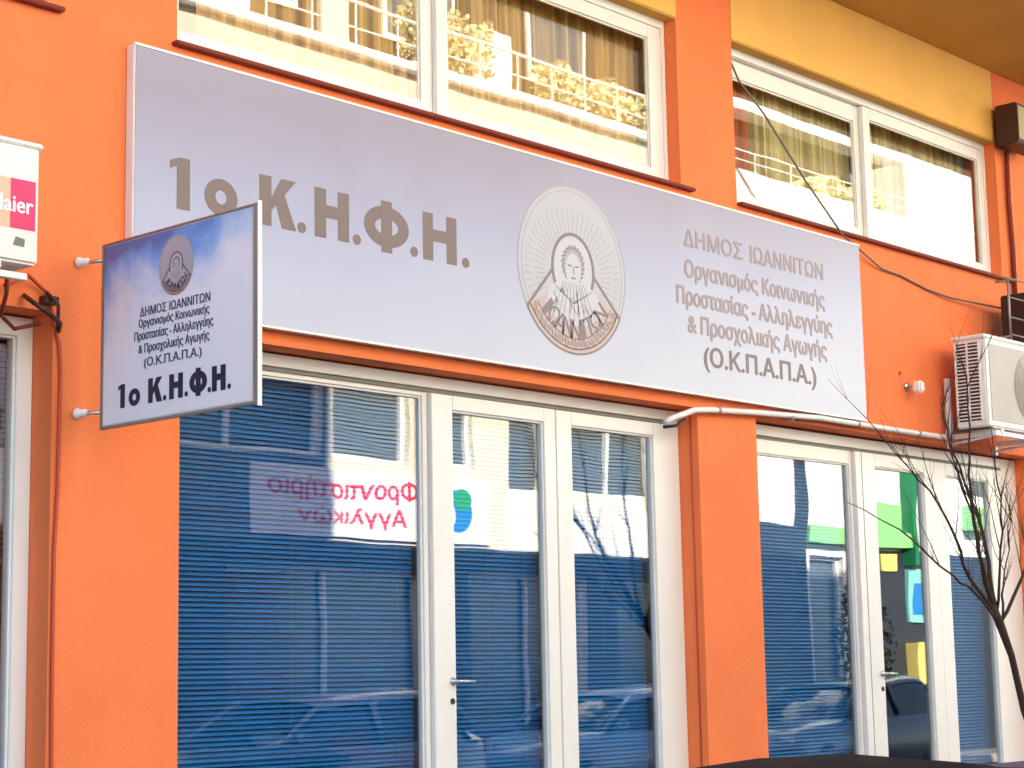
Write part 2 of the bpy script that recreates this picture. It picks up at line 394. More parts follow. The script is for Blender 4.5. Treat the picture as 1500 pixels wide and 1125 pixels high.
# ================================================================== ORANGE BUILDING
B = thing('orange_building', 'orange plastered building with white framed shopfronts and upper windows', 'building', (9, 0, 0))
ZT = 3.165
holes = [(1.2, 4.765, .45, ZT), (5.461, 9.448, .45, ZT), (10.07, 13.80, .45, ZT), (14.6, 18.4, .45, ZT), (-3.2, .6, .45, ZT),
         (1.1, 4.70, 4.56, 5.66), (5.43, 9.36, 4.56, 5.66), (9.955, 13.485, 4.56, 5.66), (14.2, 17.8, 4.56, 5.66)]
mb = MB(); holed_wall(mb, -6, 24, 0, 10.4, 0, .32, holes)
mb.obj('wall', 'orange_plaster', B)
m2 = MB(); m2.box(-6, 24, .32, 11, 10.1, 10.4); m2.box(-6, -5.7, .321, 11, 0, 10.1); m2.box(23.7, 24, .321, 11, 0, 10.1); m2.box(-6, 24, 11, 11.3, 0, 10.4)
m2.box(-5.7, 23.7, .321, 11, 3.3, 4.3); m2.box(-5.7, 23.7, .321, 11, 6.2, 6.4)
m2.obj('back_wall', 'room_warm', B)
MB().box(8.4, 11.65, .5, 1.5, 10.4, 15.2).obj('shadow_slab', 'yellow_plaster', B)  # unseen slab added on the roof to throw shade across the street
MB().box(-6, 24, -.05, .3, 10.4, 10.6).obj('parapet', 'orange_plaster', B)
for x0, x1 in ((1.1, 4.70), (5.43, 9.36), (9.955, 13.474), (14.2, 17.8)):
    MB().box(x0, x1, -.006, -.0005, 5.66, 6.235).obj('yellow_band', 'yellow_plaster', B)
    MB().box(x0 + .004, x1 + (.007 if x1 == 13.474 else -.004), .0005, .088, 5.650, 5.6595).obj('head_shade_strip', 'ochre_soffit', B)  # ochre strip paints the shadow line under the yellow band
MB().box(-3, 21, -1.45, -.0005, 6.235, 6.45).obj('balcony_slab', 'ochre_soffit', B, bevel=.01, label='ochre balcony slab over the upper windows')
for x0, x1 in ((-3.2, .6), (1.2, 4.765), (5.461, 9.448), (10.07, 13.80), (14.6, 18.4)):
    MB().box(x0 - .05, x1 + .05, -.34, .3, .121, .29).box(x0, x1, -.02, .3, .291, .45).obj('doorstep', 'step_marble', B, bevel=.006)
# dark rooms behind the shop glass
for x0, x1 in ((1.0, 4.9), (5.2, 9.7), (9.8, 14.1)):
    r = MB(); r.add([(x0, .33, .12), (x1, .33, .12), (x1, 4.2, .12), (x0, 4.2, .12), (x0, .33, 3.29), (x1, .33, 3.29), (x1, 4.2, 3.29), (x0, 4.2, 3.29)],
                    [(0, 1, 2, 3), (4, 5, 6, 7), (2, 3, 7, 6), (0, 3, 7, 4), (1, 2, 6, 5)])
    r.obj('room', 'room_dark', B)
for x0, x1 in ((5.2, 9.6), (9.7, 13.8)):
    r = MB(); r.add([(x0, .33, 4.31), (x1, .33, 4.31), (x1, 3.2, 4.31), (x0, 3.2, 4.31), (x0, .33, 6.18), (x1, .33, 6.18), (x1, 3.2, 6.18), (x0, 3.2, 6.18)],
                    [(0, 1, 2, 3), (4, 5, 6, 7), (2, 3, 7, 6), (0, 3, 7, 4), (1, 2, 6, 5)])
    r.obj('upper_room', 'room_warm', B)
# sills
for x0, x1 in ((1.02, 4.775), (5.40, 9.46), (9.955, 13.60), (14.1, 17.9)):
    MB().box(x0, x1, -.045, .10, 4.534, 4.556).obj('window_sill', 'sill_shade_pipe_red', B, bevel=.004)  # dark red colour holds the shade under the ledge

def pane(x0, x1, z0, z1, y, parent, m='shop_glass'):
    return MB().box(x0, x1, y, y + .006, z0, z1).obj('pane', m, parent)
def lever_handle(x, y, z, parent, side=1):
    mb = MB(); mb.lathe((x, y, z), (0, -1, 0), [(0, 0), (0, .021), (.006, .021), (.008, .012), (.04, .010), (.045, .0)], 14)
    mb.tube([(x, y - .042, z), (x + .03 * side, y - .046, z), (x + .125 * side, y - .044, z - .003)], [.009, .009, .0075], 10)
    mb.obj('handle', 'metal', parent)
    k = MB().lathe((x - .004, y, z - .105), (0, -1, 0), [(0, 0), (0, .017), (.004, .017), (.005, .011), (.003, .010), (.003, 0)], 14); k.obj('lock', 'rubber', parent)

YF = .15
# --- unit 1
f = rect_frame(MB(), 5.462, 9.445, .451, 3.155, YF, .08, .05, .095, .06, .062, 0)
f.box(5.512, 9.35, YF + .03, YF + .07, 3.065, 3.093)
u1 = f.obj('shopfront_frame', 'white_frame', B, bevel=.003)
MB().box(5.512, 9.35, YF + .018, YF + .03, 3.072, 3.092).obj('head_groove', 'groove_grey', u1)
fx = rect_frame(MB(), 5.513, 7.25, .512, 3.064, YF + .018, .05, .04, .035, .05, .018).obj('fixed_window', 'white_frame', B, bevel=.002)
pane(5.553, 7.215, .56, 3.046, YF + .045, fx)
d1 = rect_frame(MB(), 7.256, 8.268, .512, 3.062, YF - .012, .055, .162, .098, .12, .078).obj('door', 'white_frame', B, bevel=.003, label='left leaf of the double glass door')
pane(7.42, 8.17, .63, 2.984, YF + .02, d1); lever_handle(7.39, YF - .012, 1.524, d1)
d2 = rect_frame(MB(), 8.276, 9.345, .512, 3.062, YF - .012, .055, .135, .170, .12, .078).obj('door', 'white_frame', B, bevel=.003, label='right leaf of the double glass door')
pane(8.41, 9.177, .63, 2.984, YF + .02, d2)
# --- unit 2
f = rect_frame(MB(), 10.072, 13.795, .451, 3.150, YF, .08, .05, .24, .06, .07, 0)
u2 = f.obj('shopfront_frame', 'white_frame', B, bevel=.003)
MB().box(10.122, 13.55, YF + .018, YF + .03, 3.058, 3.079).obj('head_groove', 'groove_grey', u2)
fx = rect_frame(MB(), 10.123, 11.443, .512, 3.057, YF + .018, .05, .06, .03, .05, .09).obj('fixed_window', 'white_frame', B, bevel=.002)
pane(10.18, 11.42, .56, 2.968, YF + .045, fx)
d3 = rect_frame(MB(), 11.449, 12.52, .512, 3.055, YF - .012, .055, .255, .15, .12, .09).obj('door', 'white_frame', B, bevel=.003)
pane(11.70, 12.375, .63, 2.97, YF + .02, d3); lever_handle(11.67, YF - .012, 1.515, d3)
MB().box(11.525, 11.532, YF - .0135, YF - .011, .62, 3.05).obj('door_joint', 'groove_grey', d3)
d4 = rect_frame(MB(), 12.528, 13.55, .512, 3.055, YF - .006, .055, .165, .215, .12, .09).obj('door', 'white_frame', B, bevel=.003)
pane(12.69, 13.34, .63, 2.97, YF + .02, d4)
# --- unit left and outer ones
for (a, b, split) in ((1.202, 4.763, 3.0), (-3.198, .598, -1.3), (14.602, 18.398, 16.5)):
    f = rect_frame(MB(), a, b, .451, 3.155, YF, .07, .06, .080, .08, .085); f.box(split - .06, split + .06, YF, YF + .07, .54, 3.068)
    fo = f.obj('shopfront_frame', 'white_frame', B, bevel=.003)
    pane(a + .06, split - .06, .53, 3.07, YF + .03, fo); pane(split + .06, b - .080, .53, 3.07, YF + .03, fo)
# --- upper windows: outer frame + two sliding sashes
def upper(x0, x1, mul0, mul1, gr):
    YU = .09
    f = rect_frame(MB(), x0 + .003, x1 - .003, 4.561, 5.658, YU, .09, .035, .035, .035, .06, 0)
    o = f.obj('window', 'white_frame', B, bevel=.003)
    s1 = rect_frame(MB(), x0 + .04, mul1 - .02, 4.60, 5.595, YU + .045, .035, .07, .16, .075, .12).obj('sash', 'white_frame', o, bevel=.002)
    s2 = rect_frame(MB(), mul0 + .075, x1 - .04, 4.60, 5.595, YU + .006, .035, .09, x1 - .04 - gr, .062, .085).obj('sash', 'white_frame', o, bevel=.002)
    MB().box(x0 + .04, mul1, YU + .002, YU + .04, 5.60, 5.612).obj('track', 'groove_grey', o)
    pane(x0 + .11, mul1 - .18, 4.675, 5.475, YU + .06, o, 'upper_glass'); pane(mul0 + .165, gr, 4.66, 5.51, YU + .02, o, 'upper_glass')
    return o
upper(1.1, 4.70, 2.9, 3.05, 4.56); upper(5.43, 9.36, 7.216, 7.385, 9.19); upper(9.955, 13.485, 11.62, 11.81, 13.365); upper(14.2, 17.8, 15.9, 16.05, 17.6)
# painted seam in the door reveal
MB().tube([(9.4465, .055, .46), (9.4455, .055, 2.0), (9.4465, .055, 3.164)], .006, 6).obj('reveal_bead', 'orange_cable', B)

# ================================================================== BLINDS
def slat_mesh(L, m, tilt, name='slat'):
    mb = MB(); pr = []
    for k in range(4):
        a = (k / 3 - .5); pr.append((a * .0255, .0022 * (1 - 4 * a * a)))
    ct, st = math.cos(tilt), math.sin(tilt); P = [(y * ct - z * st, y * st + z * ct) for y, z in pr]
    vs = [(x, y, z) for x in (0, L) for y, z in P]
    th = .0006
    vs += [(x, y + th * st, z - th * ct) for x in (0, L) for y, z in P]
    fs = []
    for k in range(3): fs += [(k, k + 1, 5 + k, 4 + k), (8 + k, 12 + k, 13 + k, 9 + k)]
    fs += [(0, 4, 12, 8), (3, 11, 15, 7)]
    mb.add(vs, fs, True)
    return mb.mesh(name, m)
def blind(x0, x1, ztop, zbot, y, m, label, tilt=R(52), pitch=.0245, cords=None, jit=.004):
    t = thing('venetian_blind', label, 'blind', (x0, y, zbot))
    h = MB().box(0, x1 - x0, -.018, .018, ztop - zbot - .03, ztop - zbot).obj('head_rail', m, t)
    me = slat_mesh(x1 - x0, m, tilt); z = ztop - zbot - .045; i = 0
    while z > .03:
        o = bpy.data.objects.new('slat', me); COL.objects.link(o); o.parent = t; o.location = (0, 0, z); o.rotation_euler = (random.uniform(-.07, .07), random.uniform(-jit, jit) * .4 / (x1 - x0), 0)
        z -= pitch; i += 1
    MB().box(0, x1 - x0, -.013, .013, 0, .014).obj('bottom_rail', m, t)
    for cx in (cords or (.12, (x1 - x0) / 2, x1 - x0 - .12)):
        MB().tube([(cx, -.016, .01), (cx, -.016, ztop - zbot - .02)], .0012, 4).obj('ladder_cord', 'cord', t)
    return t
YB = .27
blind(5.50, 7.22, 3.06, .56, YB, 'blue_slat', 'wide blue venetian blind behind the fixed window left of the double door')
blind(7.38, 8.22, 3.02, .62, YB, 'blue_slat', 'narrow blue venetian blind behind the left door leaf with the lever handle')
blind(8.39, 9.20, 3.02, .62, YB, 'blue_slat', 'narrow blue venetian blind behind the right leaf of the double door')
blind(10.16, 11.43, 3.0, .58, YB, 'blue_slat', 'blue venetian blind just right of the orange pillar')
blind(12.64, 13.36, 3.0, .60, YB, 'blue_slat', 'blue venetian blind behind the far right shopfront pane by the tree')
blind(3.08, 4.755, 3.05, .56, YB, 'brown_slat', 'red brown venetian blind in the shopfront at the left edge')

# ================================================================== CURTAINS
def curtain(x0, x1, z0, z1, y, m, label, n=20, amp=.05, seed=1, lean=0.0):
    rd = random.Random(seed); N = int((x1 - x0) / .012); NV = 8
    ph = [rd.uniform(0, 6.28) for _ in range(4)]; fr = [n, n * .37, n * 1.9, n * 3.1]
    vs = []; fs = []
    for j in range(NV + 1):
        v = j / NV
        for i in range(N + 1):
            u = i / N; a = 2 * math.pi
            d = math.sin(a * fr[0] * u / 1 + ph[0] + .8 * math.sin(a * fr[1] * u + ph[1])) * .6 + .3 * math.sin(a * fr[2] * u + ph[2]) * (.5 + .5 * v) + .12 * math.sin(a * fr[3] * u + ph[3])
            vs.append((x0 + (x1 - x0) * u + lean * (1 - v) * .1, y + amp * d * (1 - .35 * v), z0 + (z1 - z0) * v))
    for j in range(NV):
        for i in range(N): fs.append((j * (N + 1) + i, j * (N + 1) + i + 1, (j + 1) * (N + 1) + i + 1, (j + 1) * (N + 1) + i))
    mb = MB(); mb.add(vs, fs, True); o = mb.obj('curtain', m)
    mod = o.modifiers.new('thick', 'SOLIDIFY'); mod.thickness = .002
    return tag(o, label, 'curtain')
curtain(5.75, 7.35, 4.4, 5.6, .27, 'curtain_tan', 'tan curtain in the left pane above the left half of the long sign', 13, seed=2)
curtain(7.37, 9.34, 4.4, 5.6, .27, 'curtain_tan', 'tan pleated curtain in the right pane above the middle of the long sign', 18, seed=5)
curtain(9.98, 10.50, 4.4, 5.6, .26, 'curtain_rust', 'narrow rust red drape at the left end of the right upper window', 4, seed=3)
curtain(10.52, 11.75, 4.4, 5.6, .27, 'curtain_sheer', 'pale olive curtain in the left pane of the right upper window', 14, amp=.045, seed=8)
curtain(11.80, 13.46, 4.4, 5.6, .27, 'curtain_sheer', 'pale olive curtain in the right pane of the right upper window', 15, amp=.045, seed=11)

# ================================================================== FASCIA SIGN
SG = thing('fascia_sign', 'long lavender shop sign with large taupe letters above the doors, paled by painted glare', 'sign', (8.2, -.03, 3.8))
MB().box(5.139, 11.31, -.06, -.0005, 3.235, 4.472).obj('sign_box', 'white_plastic', SG, bevel=.004)
MB().box(5.147, 11.302, -.0635, -.0605, 3.243, 4.464).obj('printed_face', 'fascia_print_glare', SG)
tr = MB(); tr.box(5.139, 11.31, -.066, -.0602, 4.4645, 4.476); tr.box(5.139, 11.31, -.066, -.0602, 3.231, 3.2425)
tr.obj('trim', 'white_frame', SG)
SF = lambda u, v, d: (u, -.0636 - d, v)
def st(txt, u0, u1, v0, v1, m='glare_paled_ink', bold=.02): return lettering(txt, u0, u1, v0, v1, SF, m, SG, bold)
def glyph(c, u0, u1, v0, v1, sw, fn, m, parent):
    """bold condensed sign letter built from strokes of width sw"""
    mb = MB(); W_, H_ = u1 - u0, v1 - v0; q = [0]
    def pl(pts): mb.poly(pts, fn, .0003, .0014 + q[0] * .0002); q[0] += 1
    def rc(a, b, c_, d): pl([(a, c_), (b, c_), (b, d), (a, d)])
    def rg(cx, cy, a, b):
        n = 40; o_ = [(cx + a * math.cos(6.28318 * k / n), cy + b * math.sin(6.28318 * k / n)) for k in range(n)]; i_ = [(cx + (a - sw) * math.cos(6.28318 * k / n), cy + (b - sw * .85) * math.sin(6.28318 * k / n)) for k in range(n)]
        vs = [fn(u, v, .0014) for u, v in o_ + i_] + [fn(u, v, .0003) for u, v in o_ + i_]; fs = []
        for k in range(n):
            j = (k + 1) % n; fs += [(k, j, n + j, n + k), (k, 2 * n + k, 2 * n + j, j), (n + k, n + j, 3 * n + j, 3 * n + k)]
        mb.add(vs, fs)
    if c == '1': pl([(u1 - sw, v0), (u1, v0), (u1, v1), (u1 - sw * .8, v1), (u0, v1 - H_ * .09), (u0, v1 - H_ * .25), (u1 - sw, v1 - H_ * .17)])
    elif c == 'Η': rc(u0, u0 + sw, v0, v1); rc(u1 - sw, u1, v0, v1); rc(u0 + sw * .9, u1 - sw * .9, v0 + H_ * .42, v0 + H_ * .42 + sw * .85)
    elif c == 'Κ':
        rc(u0, u0 + sw, v0, v1); a = u0 + sw * .95; pl([(a, v0 + H_ * .30), (a, v0 + H_ * .56), (u1 - sw * 1.25, v1), (u1 - sw * .02, v1)]); pl([(a + sw * .35, v0 + H_ * .55), (a + sw * 1.05, v0 + H_ * .75), (u1, v0), (u1 - sw * 1.2, v0)])
    elif c == 'ο': rg((u0 + u1) / 2, (v0 + v1) / 2, W_ / 2, H_ / 2)
    elif c == 'Φ': rg((u0 + u1) / 2, (v0 + v1) / 2, W_ / 2, H_ * .40); q[0] = 2; rc((u0 + u1 - sw) / 2, (u0 + u1 + sw) / 2, v0, v1)
    elif c == '.': pl([((u0 + u1) / 2 + W_ / 2 * math.cos(6.283 * k / 16), (v0 + v1) / 2 + H_ / 2 * math.sin(6.283 * k / 16)) for k in range(16)])
    return mb.obj('lettering', m, parent)
for c_, a_, b_, lo_, hi_ in (('1', 5.345, 5.462, 3.727, 3.975), ('ο', 5.548, 5.748, 3.735, 3.915), ('Κ', 5.885, 6.12, 3.735, 3.985), ('.', 6.128, 6.185, 3.733, 3.788), ('Η', 6.243, 6.475, 3.733, 3.985),
        ('.', 6.500, 6.557, 3.731, 3.786), ('Φ', 6.58, 6.90, 3.722, 3.995), ('.', 6.910, 6.967, 3.730, 3.785), ('Η', 7.005, 7.26, 3.730, 3.987), ('.', 7.300, 7.358, 3.728, 3.784)):
    glyph(c_, a_, b_, lo_, hi_, .076 if c_ != 'ο' else .066, SF, 'glare_paled_ink', SG)
st('ΔΗΜΟΣ', 9.285, 9.90, 4.155, 4.265, 'glare_paled_ink_light', .04); st('ΙΩΑΝΝΙΤΩΝ', 9.99, 10.83, 4.155, 4.265, 'glare_paled_ink_light', .04)
st('Οργανισμός Κοινωνικής', 9.285, 10.835, 3.93, 4.075, 'glare_paled_ink_light', .04)
st('Προστασίας - Αλληλεγγύης', 9.195, 10.915, 3.755, 3.90, 'glare_paled_ink_light', .04)
st('& Προσχολικής Αγωγής', 9.30, 10.835, 3.585, 3.73, 'glare_paled_ink_light', .04)
st('(Ο.Κ.Π.Α.Π.Α.)', 9.455, 10.69, 3.385, 3.545, 'glare_paled_ink', .035)


# emblem: oval medallion, haloed bust, lettered ribbon arc. (cu,cv) centre, scale
def ell(cu, cv, a, b, n=48, t0=0, t1=2 * math.pi):
    return [(cu + a * math.cos(t0 + (t1 - t0) * k / n), cv + b * math.sin(t0 + (t1 - t0) * k / n)) for k in range(n + (0 if abs(t1 - t0 - 2 * math.pi) < 1e-6 else 1))]
def ring(mb, fn, outer, inner, d0, d1, closed=True):
    n = len(outer); vs = [fn(u, v, d1) for u, v in outer] + [fn(u, v, d1) for u, v in inner] + [fn(u, v, d0) for u, v in outer] + [fn(u, v, d0) for u, v in inner]
    fs = []
    for i in range(n if closed else n - 1):
        j = (i + 1) % n; fs += [(i, j, n + j, n + i), (i, 2 * n + i, 2 * n + j, j), (n + i, n + j, 3 * n + j, 3 * n + i)]
    mb.add(vs, fs)
def emblem(cu, cv, A, Bv, fn, parent, cols, ink_text=True):
    """A,B = half axes of the oval"""
    W, L, PL, PK = cols
    q = lambda u, v: (cu + u * A, cv + v * Bv)
    def disc(pts, m, d0, d1, nm='emblem'): MB().poly(pts, fn, d0, d1).obj(nm, m, parent)
    disc(ell(cu, cv, A, Bv), W, .0003, .0008, 'medallion')
    r = MB(); ring(r, fn, ell(cu, cv, A, Bv), ell(cu, cv, A * .975, Bv * .98), .0008, .0013); ring(r, fn, ell(cu, cv, A * .93, Bv * .94), ell(cu, cv, A * .915, Bv * .93), .0008, .0012)
    for k in range(-4, 34):                                    # fine rays round the head
        an = R(k * 6.6 - 10)
        for ra, rb in ((.52, .70), (.76, .88)):
            u0, v0 = math.cos(an) * ra, math.sin(an) * ra * .8 - .05; u1, v1 = math.cos(an) * rb, math.sin(an) * rb * .86 - .04; wd = .006
            pu, pv = -math.sin(an) * wd, math.cos(an) * wd
            r.poly([q(u0 - pu, v0 - pv), q(u1 - pu, v1 - pv), q(u1 + pu, v1 + pv), q(u0 + pu, v0 + pv)], fn, .0008, .0011)
    r.obj('oval_rings', PL, parent)
    # ribbon: sector of the lower oval
    t0, t1 = R(212), R(331)
    out = [q(math.cos(t) * .99, math.sin(t) * .99) for t in [t0 + (t1 - t0) * k / 30 for k in range(31)]]
    inn = [q(math.cos(t) * .52, math.sin(t) * .60 - .0) for t in [t0 + (t1 - t0) * k / 30 for k in range(31)]]
    b = MB(); ring(b, fn, out, inn, .0008, .0012, False); b.obj('ribbon', PK, parent)
    b = MB()
    def line(p0, p1, wd):
        dx, dy = p1[0] - p0[0], p1[1] - p0[1]; Ln = math.hypot(dx, dy) or 1; nx, ny = -dy / Ln * wd, dx / Ln * wd
        b.poly([(p0[0] - nx, p0[1] - ny), (p1[0] - nx, p1[1] - ny), (p1[0] + nx, p1[1] + ny), (p0[0] + nx, p0[1] + ny)], fn, .0012, .0018)
    for k in range(30): line(out[k], out[k + 1], .012 * A)
    for k in range(30):
        mid = lambda i: (inn[i][0] * .45 + out[i][0] * .55, inn[i][1] * .45 + out[i][1] * .55)
        line(mid(k), mid(k + 1), .008 * A)
    line(out[0], q(-.36, -.02), .02 * A); line(out[-1], q(.36, -.02), .02 * A)
    # hatch in the outer strip of the ribbon
    rr = random.Random(4)
    for k in range(64):
        tt = t0 + (t1 - t0) * (k + .5) / 64; ra = rr.uniform(.80, .86); rb = rr.uniform(.89, .95)
        line(q(math.cos(tt) * ra, math.sin(tt) * ra), q(math.cos(tt + .03) * rb, math.sin(tt + .03) * rb), .006 * A)
    b.obj('ribbon_lines', L, parent)
    # halo
    r = MB(); ring(r, fn, ell(cu, cv - .0 * Bv, A * .40, Bv * .44), ell(cu, cv - .0 * Bv, A * .355, Bv * .40), .0009, .0019); r.obj('halo', L, parent)
    disc(ell(cu, cv, A * .35, Bv * .395), 'emblem_light', .0008, .0010, 'halo_field')
    # bust: shoulders, head, hair, face features
    disc([q(*p) for p in [(-.52, -.50), (-.46, -.28), (-.30, -.17), (-.12, -.13), (.12, -.13), (.30, -.17), (.46, -.28), (.52, -.50), (.34, -.60), (.14, -.66), (-.14, -.66), (-.34, -.60)]], 'emblem_light', .0008, .0021, 'bust')
    d = MB(); b = d
    for k in range(9):
        a = -.40 + k * .1; line(q(a * .45, -.16), q(a, -.58 - .05 * math.cos(a * 3)), .010 * A)
    line(q(-.34, -.22), q(.0, -.40), .012 * A); line(q(.34, -.22), q(.0, -.40), .012 * A)
    rq = random.Random(9)
    for k in range(34):
        a = rq.uniform(-.38, .38); c0 = rq.uniform(-.56, -.28); line(q(a, c0), q(a + rq.uniform(-.08, .08), c0 + rq.uniform(.04, .10)), .007 * A)
    o = d.obj('drapery_lines', PL, parent); o.location = Vector(o.location) + Vector(fn(0, 0, .0005)) - Vector(fn(0, 0, 0))
    disc(ell(cu, cv + .06 * Bv, A * .20, Bv * .22, 28), PL, .0010, .0014, 'hair')
    d = MB(); b = d
    for k in range(22):
        an = k * .2856; line(q(math.cos(an) * .17, .06 + math.sin(an) * .18), q(math.cos(an + .25) * .215, .06 + math.sin(an + .25) * .235), .010 * A)
    d.obj('hair_curls', L, parent)
    disc(ell(cu, cv + .00 * Bv, A * .145, Bv * .19, 28), 'emblem_light', .0014, .0020, 'face')
    d = MB(); b = d
    for s_ in (-1, 1):
        line(q(s_ * .03, .04), q(s_ * .10, .045), .010 * A)
    line(q(0, .03), q(.01, -.05), .008 * A); line(q(-.04, -.10), q(.04, -.10), .010 * A)
    # move the features above the face
    d.v = [tuple(c) for c in d.v]
    o = d.obj('face_lines', L, parent)
    off = Vector(fn(0, 0, .001)) - Vector(fn(0, 0, 0)); o.location = Vector(o.location) + off
    word = 'ΙΩΑΝΝΙΤΩΝ'
    for k, c in enumerate(word):
        tt = t0 + (t1 - t0) * (k + 1.0) / (len(word) + 1); h = .115 * A; cx, cy = q(math.cos(tt) * .655, math.sin(tt) * .70)
        rot = tt - R(270); ca, sa = math.cos(rot), math.sin(rot)
        f2 = lambda u, v, dd, ca=ca, sa=sa, cx=cx, cy=cy: fn(cx + u * ca - v * sa, cy + (u * sa + v * ca), dd)
        wd = .04 if c == 'Ι' else .095
        lettering(c, -wd * A, wd * A, -h, h, f2, L, parent, .015, depth=.0022)
emblem(8.222, 3.847, .478, .495, SF, SG, ('emblem_white', 'emblem_line', 'emblem_pale', 'emblem_pink'))
settle(SG)

# ================================================================== BLADE SIGN
BS = thing('projecting_sign', 'square blue and white sign projecting from the wall on two metal arms', 'sign', (4.95, -.65, 2.64))
XB = 4.93
blade = MB().box(XB, XB + .012, -1.165, -.145, 2.655, 3.46).obj('sign_box', 'white_plastic', BS)
MB().box(XB - .004, XB - .0005, -1.155, -.150, 2.660, 3.455).obj('printed_face', 'blade_print', BS)
fr = MB(); fr.box(XB - .0065, XB + .014, -1.192, -1.1655, 2.642, 3.470); fr.box(XB - .0065, XB + .014, -.1445, -.130, 2.642, 3.470)
fr.box(XB - .0065, XB + .014, -1.165, -.145, 3.4605, 3.470); fr.box(XB - .0065, XB + .014, -1.165, -.145, 2.642, 2.6545)
fr.obj('edge_frame', 'grey_metal', BS, bevel=.002)
MB().box(XB - .0065, XB + .014, -1.198, -1.1925, 2.635, 3.478).obj('end_strip', 'white_frame', BS)
BF = lambda u, v, d: (XB - .0042 - d, -u, v)
def bt(txt, u0, u1, v0, v1, m='slate_ink', bold=.02): return lettering(txt, u0, u1, v0, v1, BF, m, BS, bold)
for c_, a_, b_, lo_, hi_ in (('1', .262, .310, 2.722, 2.826), ('ο', .338, .418, 2.722, 2.798), ('Κ', .475, .572, 2.722, 2.828), ('.', .578, .600, 2.722, 2.745), ('Η', .620, .712, 2.722, 2.828), ('.', .724, .746, 2.722, 2.745),
        ('Φ', .756, .872, 2.716, 2.834), ('.', .876, .898, 2.722, 2.745), ('Η', .904, .992, 2.722, 2.828), ('.', 1.004, 1.026, 2.722, 2.745)):
    glyph(c_, a_, b_, lo_, hi_, .0315 if c_ != 'ο' else .027, BF, 'navy_ink', BS)
bt('(Ο.Κ.Π.Α.Π.Α.)', .445, .835, 2.872, 2.922, 'slate_ink', .02)
bt('& Προσχολικής Αγωγής', .405, .885, 2.935, 2.985); bt('Προστασίας - Αλληλεγγύης', .375, .91, 2.992, 3.042)
bt('Οργανισμός Κοινωνικής', .405, .885, 3.047, 3.095); bt('ΔΗΜΟΣ ΙΩΑΝΝΙΤΩΝ', .412, .890, 3.105, 3.145)
emblem(.662, 3.295, .118, .130, BF, BS, ('emblem_white', 'slate_ink', 'emblem_pale', 'emblem_pink'))
for z in (3.405, 2.725):
    MB().tube([(4.893, -.004, z), (4.915, -.06, z - .002), (XB + .005, -.129, z - .004)], .0095, 10).obj('arm', 'metal', BS)
    MB().lathe((4.893, -.0005, z), (.25, -1, 0), [(0, 0), (0, .026), (.008, .026), (.014, .019), (.055, .016), (.06, 0)], 14).obj('wall_socket', 'white_plastic', BS)
settle(BS)

# ================================================================== AIR CONDITIONERS
def wall_bracket(mb, x, y0, y1, z, drop=.32):
    mb.box(x - .018, x + .018, y0, y1, z - .035, z); mb.box(x - .018, x + .018, -.03, -.002, z - drop, z - .036)
    mb.tube([(x, y0 + .06, z - .035), (x, -.03, z - drop + .03)], .010, 6)
A1 = thing('air_conditioner', 'white outdoor air conditioner with magenta label at the left edge', 'air conditioner', (3.98, -.28, 3.24))
MB().box(3.56, 4.385, -.45, -.12, 3.245, 3.745).obj('casing', 'ac_cream', A1, bevel=.012)
MB().box(3.55, 4.395, -.46, -.11, 3.735, 3.757).obj('lid', 'white_plastic', A1, bevel=.006)
g = MB()
for k in range(9): ring(g, lambda u, v, d: (u, -.452 - d, v), ell(3.84, 3.5, .03 + k * .024, .03 + k * .024, 36), ell(3.84, 3.5, .025 + k * .024, .025 + k * .024, 36), 0, .004)
for k in range(8): a = k * math.pi / 4; g.tube([(3.84, -.455, 3.5), (3.84 + .22 * math.cos(a), -.455, 3.5 + .22 * math.sin(a))], .003, 5)
g.obj('fan_grille', 'grey_metal', A1)
MB().poly(ell(3.84, 3.5, .225, .225, 40), lambda u, v, d: (u, -.4503 - d, v), 0, .001).obj('fan_opening', 'dark_fin', A1)
AF = lambda u, v, d: (u, -.4505 - d, v)
MB().poly([(4.246, 3.385), (4.365, 3.385), (4.365, 3.592), (4.246, 3.592)], AF, 0, .0015).obj('label_panel', 'magenta', A1)
MB().poly([(4.11, 3.385), (4.2455, 3.385), (4.2455, 3.592), (4.11, 3.592)], AF, 0, .0012).obj('label_panel', 'peach', A1)
lettering('Haier', 4.155, 4.352, 3.452, 3.520, lambda u, v, d: AF(u, v, d + .0016), 'label_white', A1, .03)
MB().poly([(4.262, 3.315), (4.315, 3.312), (4.318, 3.345), (4.275, 3.352)], AF, 0, .001).obj('sticker', 'sticker_grey', A1)
MB().box(4.386, 4.425, -.30, -.16, 3.27, 3.36).obj('valve_cover', 'white_plastic', A1, bevel=.008)
k = MB(); wall_bracket(k, 4.18, -.47, -.03, 3.243, .30); wall_bracket(k, 3.72, -.47, -.03, 3.243, .30); k.box(3.6, 4.34, -.44, -.40, 3.18, 3.207); k.obj('bracket', 'white_frame', A1, bevel=.002)
k = MB(); k.tube([(4.40, -.2, 3.28), (4.43, -.15, 3.18), (4.45, -.08, 3.10), (4.55, -.03, 3.06), (4.68, -.025, 3.10)], .009, 8); k.obj('refrigerant_pipe', 'sill_shade_pipe_red', A1)
settle(A1)
